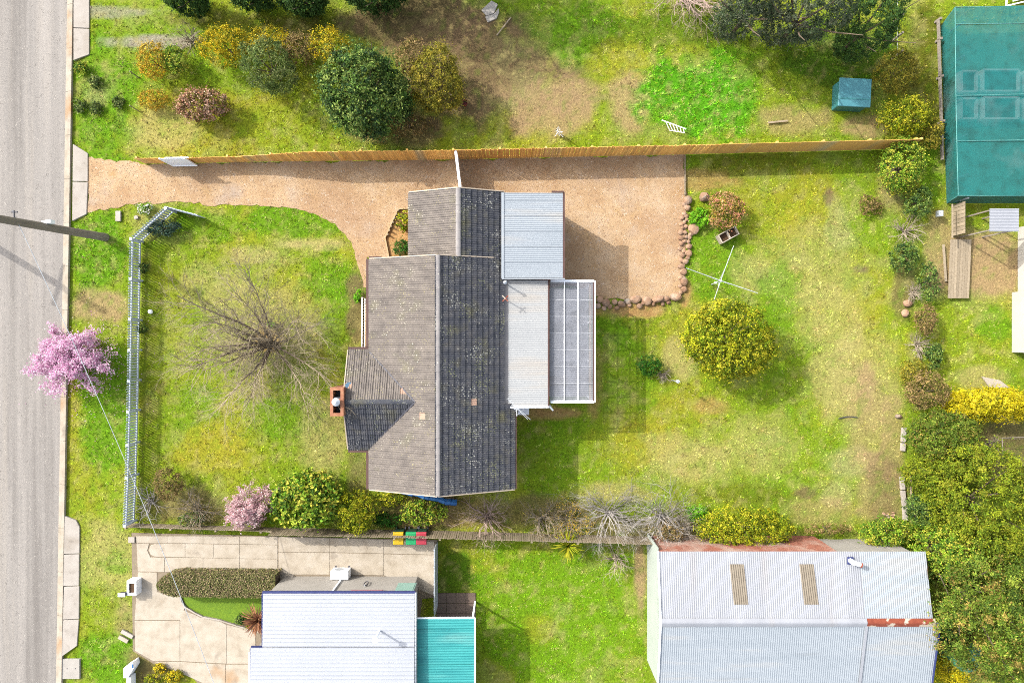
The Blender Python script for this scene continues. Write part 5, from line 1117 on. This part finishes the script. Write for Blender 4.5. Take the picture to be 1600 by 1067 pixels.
# -- top middle and right
twiggy('bare_tree', 'tree', 'wide bare greyish tree at the top edge above the bright green weeds', 1068, -6, 84, 3.0, M['canes'], 41, 30, 3, (3, 4), .05)
rt = twiggy('bare_sapling', 'tree', 'pale multi stemmed bare sapling behind the timber fence', 873, 211, 34, 4.5, M['white_metal'], 43, 5, 2, (1, 2), .04, tilt=(.1, .5), bend=.1)
plant('tree', 'tree', 'grey green conifer at the top edge right of the bare tree', 1180, 2, 54, 36, 6.0, 'conif', 9000, .15, .03, ncl=50)
plant('tree', 'tree', 'tall dark grey green conifer near the top edge above shaded lawn', 1270, 8, 66, 46, 6.8, 'conif', 12000, .16, .03, ncl=60)
plant('tree', 'tree', 'dark blue green conifer beside the wire fence', 1366, 36, 40, 44, 5.2, 'darkgreen', 9000, .14, .035, ncl=50)
plant('shrub', 'shrub', 'olive green shrub beside the teal cubby', 1402, 112, 34, 36, 1.8, 'olive', 3600, .1, .03)
plant('shrub', 'shrub', 'yellow green shrub at the fence corner below the olive one', 1415, 182, 42, 30, 2.0, 'yellowgreen', 4200, .11, .045)
plant('shrub', 'shrub', 'dense yellow green shrub inside the fence corner', 1412, 262, 34, 50, 2.0, 'glossy', 6000, .11, .05)
twiggy('twiggy_shrub', 'shrub', 'pale bare fan of branches at the right end of the timber fence', 1385, 264, 28, 1.6, M['twig'], 44, 17, 2, (2, 3), .02, tilt=(.3, 1.0))
plant('shrub', 'shrub', 'low brown shrub left of the dense fence corner shrub', 1360, 322, 20, 18, .5, 'brown', 900, .1, .02)
twiggy('twiggy_shrub', 'shrub', 'flattened brown thicket below the fence corner shrub', 1412, 362, 32, .7, M['twig'], 45, 22, 2)
plant('shrub', 'shrub', 'small dark green shrub above the broken slabs', 1414, 402, 22, 26, .9, 'dark', 1500, .1, .05)
twiggy('twiggy_shrub', 'shrub', 'grey dead twigs beside the broken slabs', 1424, 458, 20, .6, M['twig'], 46, 20, 2)
twiggy('twiggy_shrub', 'shrub', 'long strip of brown dead stems behind the broken slabs', 1432, 540, 24, .7, M['twig'], 47, 22, 2)
plant('shrub', 'shrub', 'dark shrub in the strip between the lawn and timber deck', 1452, 440, 14, 34, 1.0, 'dark', 1100, .1, .05)
plant('shrub', 'shrub', 'green shrub at the boundary beside the concrete pad', 1458, 556, 14, 24, 1.0, 'dark', 1000, .1, .05)
for x, y, rx, ry, p_, lab in ((1456, 206, 16, 26, 'olive', 'olive shrub squeezed between the fence corner and the teal enclosure'), (1436, 316, 20, 26, 'dark', 'dark leafy shrub just below the dense fence corner shrub'), (1446, 500, 14, 26, 'brown', 'brown scrub in the boundary strip across from the broken slabs'), (1430, 585, 22, 24, 'olive', 'low olive shrub on the boundary above the broken plinth')):
    plant('shrub', 'shrub', lab, x, y, rx, ry, 1.3, p_, 1600, .1, .045)
# -- right hedge and big trees
plant('hedge', 'hedge', 'golden feathery conifer hedge running off the right edge', 1548, 632, 76, 26, 2.2, 'yellowhedge', 13000, .16, .03, ncl=120, lift=.5)
plant('shrub', 'shrub', 'brownish green shrub at the left end of the golden hedge', 1450, 612, 34, 30, 2.2, 'brown', 3000, .1, .05)
plant('shrub', 'shrub', 'olive green bushy shrub under the golden hedge', 1476, 680, 58, 40, 2.6, 'bigtree', 8000, .11, .055, ncl=60)
plant('shrub', 'shrub', 'olive yellow shrub spilling over the broken plinth', 1462, 740, 52, 34, 2.4, 'bigtree2', 6500, .11, .055, ncl=60)
plant('shrub', 'shrub', 'dark shrub between the olive shrubs and big yellow green tree', 1448, 796, 34, 26, 1.7, 'dark', 3000, .11, .055)
plant('tree', 'tree', 'big yellow green tree at the right edge below the railing fence', 1546, 790, 84, 100, 5.4, 'bigtree2', 26000, .12, .06, ncl=130, lift=.5)
plant('tree', 'tree', 'huge olive tree with orange tips overhanging the shed roof', 1548, 950, 92, 112, 6.8, 'bigtree', 34000, .13, .06, ncl=150, lift=.5)
plant('tree', 'tree', 'yellow green tree at the corner of the shed roof', 1478, 862, 40, 44, 4.6, 'glossy', 7000, .12, .06, ncl=60)
plant('hedge', 'hedge', 'bright yellow hedge beside the shed at the bottom edge', 1488, 1052, 26, 44, 1.6, 'yellowhedge', 4200, .09, .04)
twiggy('twiggy_shrub', 'shrub', 'pale bare bush in shade beside the railing fence', 1540, 692, 20, 1.4, M['twig'], 48, 17, 2)
# -- back lawn
plant('tree', 'tree', 'round yellow green tree standing alone on the back lawn', 1138, 530, 73, 67, 3.4, 'yellowgreen', 16000, .12, .055, ncl=110, lift=.52)
plant('shrub', 'shrub', 'pink tipped shrub above the concrete trough', 1133, 326, 34, 32, 1.5, 'pinktip', 4200, .09, .045)
plant('plant', 'plant', 'strappy green clump beside the field stones and pink tipped shrub', 1094, 340, 16, 16, .5, 'bright', 800, .22, .02)
r_ = plant('shrub', 'shrub', 'small clipped ring shaped dark green shrub near the grey post', 1014, 571, 19, 17, .9, 'ball', 1700, .07, .04)
twiggy('twiggy_shrub', 'shrub', 'grey dead bush beside the ring shaped shrub', 1034, 586, 16, .8, M['twig'], 49, 18, 2)
# -- bottom boundary row
plant('shrub', 'shrub', 'dark olive shrub in the front corner by the picket fence', 262, 758, 22, 27, 1.5, 'brown', 2600, .08, .03)
twiggy('twiggy_shrub', 'shrub', 'sprawling pale bare canes in the front corner', 236, 782, 34, 1.1, M['greytwig'], 51, 18, 3, (2, 3), .03)
e_ = []
t_ = twiggy('twiggy_shrub', 'shrub', 'brown bare shrub left of the pale pink blossom', 312, 796, 40, 1.4, M['twig'], 52, 26, 2, (4, 5), .03, ends=e_); leaf_bits(t_, e_, 900, .07, .03, 'brown', 1, 'foliage')
plant('shrub', 'shrub', 'small green shrub at the foot of the brown bare shrub', 300, 812, 22, 12, .6, 'dark', 700, .1, .05)
e_ = []
t_ = twiggy('blossom_tree', 'tree', 'pale pink blossom tree in the boundary row', 402, 788, 48, 2.4, M['darktwig'], 53, 14, 2, (3, 5), .03, ends=e_); leaf_bits(t_, e_, 11000, .08, .06, 'palepink', 2, 'blossom', .06)
plant('shrub', 'shrub', 'glossy broad leaved shrub beside the pale pink blossom tree', 482, 782, 56, 48, 2.6, 'glossy', 3600, .2, .12, ncl=60)
plant('shrub', 'shrub', 'yellow green fine leaved shrub right of the glossy shrub', 556, 800, 38, 34, 2.0, 'yellowgreen', 4200, .1, .04)
plant('shrub', 'shrub', 'low yellow shrub beside the blue tarpaulin', 612, 778, 24, 14, .8, 'yellowgreen', 1100, .1, .05)
plant('shrub', 'shrub', 'loose green groundcover shrub below the blue tarpaulin', 662, 800, 42, 22, .9, 'glossy', 1800, .12, .06)
plant('shrub', 'shrub', 'dark green tuft below the low yellow shrub', 606, 812, 26, 12, .6, 'ball', 800, .13, .03)
twiggy('bare_shrub', 'shrub', 'bare pinkish cane shrub at the south east corner of the house', 762, 806, 56, 2.2, M['canes'], 54, 26, 3, (3, 3), .034)
e_ = []
t_ = twiggy('twiggy_shrub', 'shrub', 'brown twiggy shrub right of the bare cane shrub', 848, 808, 40, 1.5, M['twig'], 55, 24, 2, (4, 5), .03, ends=e_); leaf_bits(t_, e_, 1200, .07, .03, 'brown', 3, 'foliage')
e_ = []
t_ = twiggy('twiggy_shrub', 'shrub', 'gold brown twiggy shrub left of the grey thicket', 890, 816, 38, 1.4, M['twig'], 58, 22, 2, (4, 5), .03, ends=e_); leaf_bits(t_, e_, 1500, .07, .03, 'orange', 4, 'foliage')
twiggy('bare_shrub', 'shrub', 'large grey bare thicket left of its twin along the boundary', 950, 800, 64, 1.9, M['greytwig'], 56, 34, 3, (3, 4), .032)
twiggy('bare_shrub', 'shrub', 'large grey bare thicket beside the long yellow shrub', 1030, 806, 64, 1.9, M['greytwig'], 57, 34, 3, (3, 4), .032)
plant('shrub', 'shrub', 'bright green tuft at the left end of the long yellow shrub', 1090, 802, 18, 14, .6, 'bright', 800, .14, .04)
plant('hedge', 'hedge', 'long yellow green shrub against the shed', 1164, 826, 82, 32, 2.1, 'yellowgreen', 9000, .1, .045, ncl=90)
plant('hedge', 'hedge', 'yellow green shrub row at the back corner by the shed', 1390, 832, 48, 24, 1.8, 'glossy', 3600, .11, .055)
twiggy('twiggy_shrub', 'shrub', 'dry brown brush at the brick shed wall left of the long yellow shrub', 1062, 822, 50, 2.2, M['twig'], 64, 26, 3, (3, 3), .03)
plant('shrub', 'shrub', 'dry tan shrub against the brick shed wall beside the grey thickets', 1046, 830, 28, 16, 1.5, 'brown', 1500, .1, .03)
plant('shrub', 'shrub', 'low dusty shrub under the brick wall between the two yellow green shrubs', 1292, 826, 40, 8, .8, 'brown', 900, .1, .04)
# -- overhanging into the bottom lawn
def strap(name, cat, label, px, py, rad, h, pal, n, lw, seed):
    rng = np.random.default_rng(seed); c = P(px, py, h * .5); root = empty(name, (c.x, c.y, 0), label, cat); k = (H - h) / F; L0 = rad * k
    a = rng.uniform(0, 6.283, n); L = L0 * rng.uniform(.7, 1.1, n); el = rng.uniform(.15, 1.3, n); d = np.stack([np.cos(a) * np.cos(el), np.sin(a) * np.cos(el), np.sin(el)], 1); s = np.stack([-np.sin(a), np.cos(a), 0 * a], 1)
    base = np.array([c.x, c.y, h * .45]); pts = [base + d * 0.0, base + d * (L * .5)[:, None] , base + d * (L * .95)[:, None] - np.array([0, 0, 1]) * (L * .22)[:, None]]
    w_ = np.array([lw * .8, lw, .006]); v = []
    for p, ww in zip(pts, w_): v += [p - s * ww, p + s * ww]
    v = np.stack(v, 1); v[:, :, 2] = np.maximum(v[:, :, 2], .04); f = (np.arange(n)[:, None, None] * 6 + np.array([(0, 1, 3, 2), (2, 3, 5, 4)])[None]).reshape(-1, 4)
    p_ = PAL[pal]; cols = np.repeat(p_[rng.integers(0, len(p_), n)] * rng.uniform(.8, 1.2, n)[:, None], 6, 0)
    link('fronds', mesh_np('fronds', v.reshape(-1, 3), f, np.clip(cols, 0, .9)), M['leaf'], root); MB().tube((c.x, c.y, 0), (c.x, c.y, h * .45), .07, .05, n=8).build('trunk', M['bark'], root); return root
strap('cordyline', 'plant', 'spiky green cordyline overhanging the bottom lawn from the fence', 888, 852, 30, 1.8, 'yellowgreen', 150, .025, 61)
strap('cordyline', 'plant', 'bronze spiky cordyline at the corner of the ribbed roof', 404, 968, 32, 1.4, 'bronze', 200, .022, 62)
twiggy('bare_shrub', 'shrub', 'bare branches overhanging the lawn beside the pale green shed wall', 960, 868, 40, 1.8, M['twig'], 63, 18, 3, (3, 3), .03)
# -- front
plant('shrub', 'shrub', 'grey green lavender along the angled part of the picket fence', 253, 356, 30, 12, .8, 'lav', 1600, .11, .03)
plant('shrub', 'plant', 'clump of white flowered daisies in the front corner by the driveway', 227, 327, 12, 9, .4, 'white', 500, .07, .06)
for x, y, lab in ((224, 420, 'small green tuft inside the picket fence near its bend'), (222, 512, 'small dark tuft inside the picket fence beside the ball')):
    plant('weed_clump', 'plant', lab, x, y, 8, 8, .3, 'dark', 260, .12, .04)
plant('shrub', 'shrub', 'round dark green clipped shrub in the mulched bed', 629, 388, 14, 14, .7, 'ball', 1500, .06, .035)
plant('shrub', 'shrub', 'yellow green leafy shrub at the top of the mulched bed', 632, 345, 12, 16, .6, 'yellowgreen', 420, .13, .07)
plant('shrub', 'plant', 'small green plant at the porch steps', 559, 462, 5, 12, .35, 'bright', 260, .12, .05)
# street blossom tree
e_ = []
t_ = twiggy('blossom_tree', 'tree', 'bright pink blossom tree on the verge overhanging the road kerb', 134, 562, 62, 3.4, M['darktwig'], 71, 20, 3, (3, 4), .05, tilt=(.3, 1.0), ends=e_, part='branches')
leaf_bits(t_, e_, 19000, .09, .07, 'pink', 5, 'blossom', .07)
c = P(134, 562); MB().tube((c.x, c.y, 0), (c.x, c.y, .6), .09, .07, n=8).build('trunk', M['bark'], t_)
rng_ = np.random.default_rng(15); n_ = 900; a_ = rng_.uniform(0, 6.283, n_); q_ = np.abs(rng_.normal(0, 1.3, n_))
v_, f_, c_ = leaves(np.stack([c.x + .5 + np.cos(a_) * q_, c.y - .3 + np.sin(a_) * q_ * 1.2, np.full(n_, .05)], 1), rng_.normal(0, .3, (n_, 3)) + np.array([0, 0, 1]), .06, .05, PAL['pink'][rng_.integers(0, 4, n_)], rng_)
tag(link('fallen_petals', mesh_np('fallen_petals', v_, f_, c_), M['petal']), 'pink petals fallen on the verge and kerb', kind='stuff')
# bare front tree
def front_tree():
    c = P(430, 538); root = empty('bare_tree', (c.x, c.y, 0), 'large bare deciduous tree with radiating grey limbs on the front lawn', 'tree'); rg = random.Random(77); limb = []; tw = []
    limb.append((np.array((c.x, c.y, -.05)), np.array((c.x, c.y, .7)), .22, .17))
    dirs = [(128, 1.0, 3.6, .085), (150, .8, 2.6, .07), (178, 1.15, 2.6, .08), (200, 1.1, 2.9, .08), (222, .9, 2.8, .06), (248, 1.0, 3.0, .06), (275, .8, 3.0, .05), (310, .95, 3.0, .055), (335, 1.05, 3.4, .06), (10, .85, 2.8, .05), (45, .8, 2.9, .05), (75, .95, 3.0, .05), (100, .7, 2.8, .05), (270, .35, 2.6, .06), (60, .3, 2.6, .06), (165, .4, 2.6, .06)]
    for a, t, L, r in dirs:
        L *= 1.48; r *= 1.1; a = R(a); p = np.array((c.x + .12 * math.cos(a), c.y + .12 * math.sin(a), .55)); d = np.array((math.cos(a) * math.sin(t), math.sin(a) * math.sin(t), math.cos(t))); pts = [p]; rr = r
        for k in range(5):
            d = d + np.array((rg.gauss(0, .12), rg.gauss(0, .12), .07)); d /= np.linalg.norm(d); q = pts[-1] + d * L / 5; (limb if k < 3 else tw).append((pts[-1], q, rr, rr * .78)); rr *= .78; pts.append(q)
            for _ in range(4 + k // 2):
                x = np.array([rg.gauss(0, 1), rg.gauss(0, 1), rg.gauss(0, .6)]); x -= d * x.dot(d); x /= np.linalg.norm(x); s = rg.uniform(.35, .9)
                grow(tw, pts[-1] - d * L / 5 * rg.random(), d * math.cos(s) + x * math.sin(s), L * rg.uniform(.24, .4), max(.015, rr * .5), 2, rg, (4, 5), .22, .0, .7)
    v, f = sticks(limb, 7); link('trunk', mesh_np('trunk', v, f), M['darktwig'], root); v, f = sticks(tw, 3); link('crown', mesh_np('crown', v, f), mat('brown_twig', [D(172, 155, 128), D(218, 200, 168)], 6), root)
    lf = mulch = plant('plant', 'plant', 'small green sprout with dry leaves at the foot of the bare tree', 424, 508, 7, 7, .4, 'bright', 160, .1, .05)
front_tree()
# clipped hedge of the neighbour: rounded bar
def hedge():
    c = P(339, 914, 1.0); root = empty('clipped_hedge', (c.x, c.y, 0), 'long clipped grey green hedge with a rounded end beside the concrete driveway', 'hedge'); k = (H - 1.1) / F; rng = np.random.default_rng(90); n = 17000
    L, Wd, Hh = 92 * k, 18 * k, 1.15; s = rng.uniform(-1, 1, n); x = s * L; edge = np.clip((x + L) / (Wd * 1.6), 0, 1); wd = Wd * np.sqrt(1 - (1 - edge) ** 2) * np.where(x > 0, 1 + .0 * x, 1)
    top = rng.random(n) < .62; a = rng.uniform(-1, 1, n); sd = np.where(rng.random(n) < .5, 1, -1)
    y = np.where(top, a * wd, sd * wd * rng.uniform(.9, 1.04, n)); z = np.where(top, Hh + rng.normal(0, .035, n) - .1 * np.abs(a) ** 4, rng.uniform(.05, Hh, n))
    end = rng.random(n) < .05; x = np.where(end, L, x)
    nrm = np.where(top[:, None], np.array([[0, 0, 1.]]), np.stack([0 * y, sd, .2 + 0 * y], 1)) + rng.normal(size=(n, 3)) * .5; p_ = PAL['hedge']
    v, f, col = leaves(np.stack([x + c.x, y + c.y - .012 * x, z], 1), nrm, .085, .045, np.clip(p_[rng.integers(0, len(p_), n)] * rng.uniform(.75, 1.25, n)[:, None], 0, .9), rng)
    link('foliage', mesh_np('foliage', v, f, col), M['leaf'], root)
    b = MB(); pts = [(c.x - L + Wd * 1.4 * (1 - math.cos(t)) , c.y + Wd * .86 * math.sin(t)) for t in np.linspace(-math.pi / 2, math.pi / 2, 9)]
    b.prism([(c.x + L * .97, c.y + Wd * .84)] + pts[::-1] + [(c.x + L * .97, c.y - Wd * .84)], 0, Hh - .12).build('inner_twigs', M['bark'], root)
hedge()
for i, (x, y, rx, lab) in enumerate(((376, 968, 9, 'small dark spiky plant on the white edging of the lawn crescent'), (391, 975, 7, 'small yellow green plant beside the spiky plant on the edging'))):
    plant('plant', 'plant', lab, x, y, rx, 6, .35, 'dark' if i == 0 else 'yellowgreen', 300, .12, .04)
plant('flower_clump', 'plant', 'left clump of yellow flowers beside the front wall', 250, 1044, 10, 8, .4, 'gold', 500, .08, .05)
plant('flower_clump', 'plant', 'right clump of yellow flowers beside the front wall', 272, 1056, 14, 9, .45, 'gold', 800, .08, .05)
plant('shrub', 'shrub', 'grey green groundcover below the yellow flower clumps', 240, 1062, 16, 9, .4, 'yellowgreen', 500, .09, .04)
# off-frame street tree whose bare shade lies on the road
twiggy('street_tree', 'tree', 'bare street tree beyond the top left corner shading the road', -150, -70, 90, 6.0, M['bark'], 81, 12, 3, (3, 4), .12, tilt=(.2, .7))

# ---------------------------------------------------------------- grass blades, weeds and tall weeds
def grass(name, label, npts, nb, mask, seed, lmul=1.0, wmul=1.0, cmul=1.0):
    rng = np.random.default_rng(seed); x = rng.uniform(-27.5, 27.5, npts); y = rng.uniform(-18.4, 18.4, npts); px = x * F / H + 800; py = 533.5 - y * F / H
    k = mask(px, py); x, y, px, py = x[k], y[k], px[k], py[k]
    col, den, hg = field(px, py); k = rng.random(len(x)) < np.clip(den * np.clip(.2 + 3.2 * (fbm(x * 4.2, y * 4.2, 61, 3) - .26), .1, 1.4), 0, 1.4) / 1.35
    x, y, col, hg = x[k], y[k], col[k], hg[k]; n = len(x)
    cl = fbm(x * 2.6, y * 2.6, 77, 3); cl2 = fbm(x * 6.5, y * 6.5, 99, 2)
    tint = np.clip((cl - .5) * 5, -1, 1)[:, None]
    col = col * (1 + .4 * tint * np.array([.15, .6, 0])) * (1 + 2.1 * (cl2 - .5))[:, None]
    dry = (rng.random(n) < .04 + .45 * np.clip((cl - .5) * 4, 0, 1))[:, None]; col = np.where(dry, col * .35 + np.array(STRAW) * .65, col); yg = (rng.random(n) < .1)[:, None]; col = np.where(yg & ~dry, col * .5 + np.array(YEL) * .55, col)
    col = col * rng.uniform(.7, 1.35, n)[:, None] * 1.48 * cmul
    hg = hg * (.4 + 1.4 * cl2)
    T = n * nb; ti = np.repeat(np.arange(n), nb); a = rng.uniform(0, 6.283, T); L = .055 * hg[ti] * rng.uniform(.5, 1.3, T) * lmul; W = rng.uniform(.009, .02, T) * wmul; le = rng.uniform(.55, 1.4, T)
    bx = x[ti] + rng.normal(0, .035, T); by = y[ti] + rng.normal(0, .035, T); ca, sa = np.cos(a), np.sin(a)
    v = np.zeros((T, 3, 3)); v[:, 0] = np.stack([bx - sa * W, by + ca * W, np.full(T, -.02)], 1); v[:, 1] = np.stack([bx + sa * W, by - ca * W, np.full(T, -.02)], 1)
    v[:, 2] = np.stack([bx + ca * L * np.sin(le), by + sa * L * np.sin(le), L * np.cos(le) + .0], 1)
    cc = np.clip(col[ti] * rng.uniform(.85, 1.15, T)[:, None], .003, .8)
    o = link(name, mesh_np(name, v.reshape(-1, 3), np.arange(T * 3).reshape(-1, 3), np.repeat(cc, 3, 0)), M['grass']); return tag(o, label, kind='stuff')
HARD = [[(-900, -50), (118, -50), (118, 90), (139, 90), (139, -50)], [(-900, -50), (ROADX(-50) + 9, -50), (ROADX(1100) + 9, 1100), (-900, 1100)], [(110, -10), (140, -10), (140, 84), (117, 96), (110, 96)], [(112, 226), (138, 241), (138, 334), (112, 345)], [(95, 805), (120, 812), (125, 824), (124, 966), (120, 1008), (95, 1024)], [(95, 1027), (127, 1027), (127, 1060), (95, 1060)],
        DRIVE, [(578, 402), (640, 402), (640, 303), (880, 303), (880, 440), (930, 440), (930, 628), (805, 640), (803, 766), (578, 766), (578, 700), (545, 700), (545, 547), (578, 547)], [(600, 326), (640, 326), (640, 402), (606, 402)], [(516, 598), (548, 598), (548, 652), (516, 652)], [(558, 450), (580, 450), (580, 548), (558, 548)],
        [(1010, 855), (1470, 862), (1470, 1100), (1010, 1100)], [(645, 960), (745, 960), (745, 1100), (645, 1100)], [(680, 924), (745, 924), (745, 962), (680, 962)], [(1478, 36), (1700, 36), (1700, 320), (1484, 318)], [(1222, 838), (1345, 838), (1420, 858), (1420, 870), (1062, 868), (1062, 852), (1222, 852)]]
ND2 = [NDRIVE]
def gmask(px, py):
    j = (fbm(px / 5, py / 5, 7, 2) - .5) * 9; k = np.ones(len(px), bool)
    for h in HARD: k &= ~inpoly(px + j, py + j, h)
    k &= ~(inpoly(px, py, NDRIVE) & ~inpoly(px, py, NLAWN)); return k
grass('grass', 'patchy lawn and verge grass with dry and bare areas', 165000, 5, gmask, 5)
def wmask(px, py):
    k = gmask(px, py); k &= fbm(px / 16, py / 16, 41, 3) > .56; return k
grass('weeds', 'broad leaved weeds and clover scattered through the grass', 32000, 5, wmask, 6, .8, 2.4, 1.0)
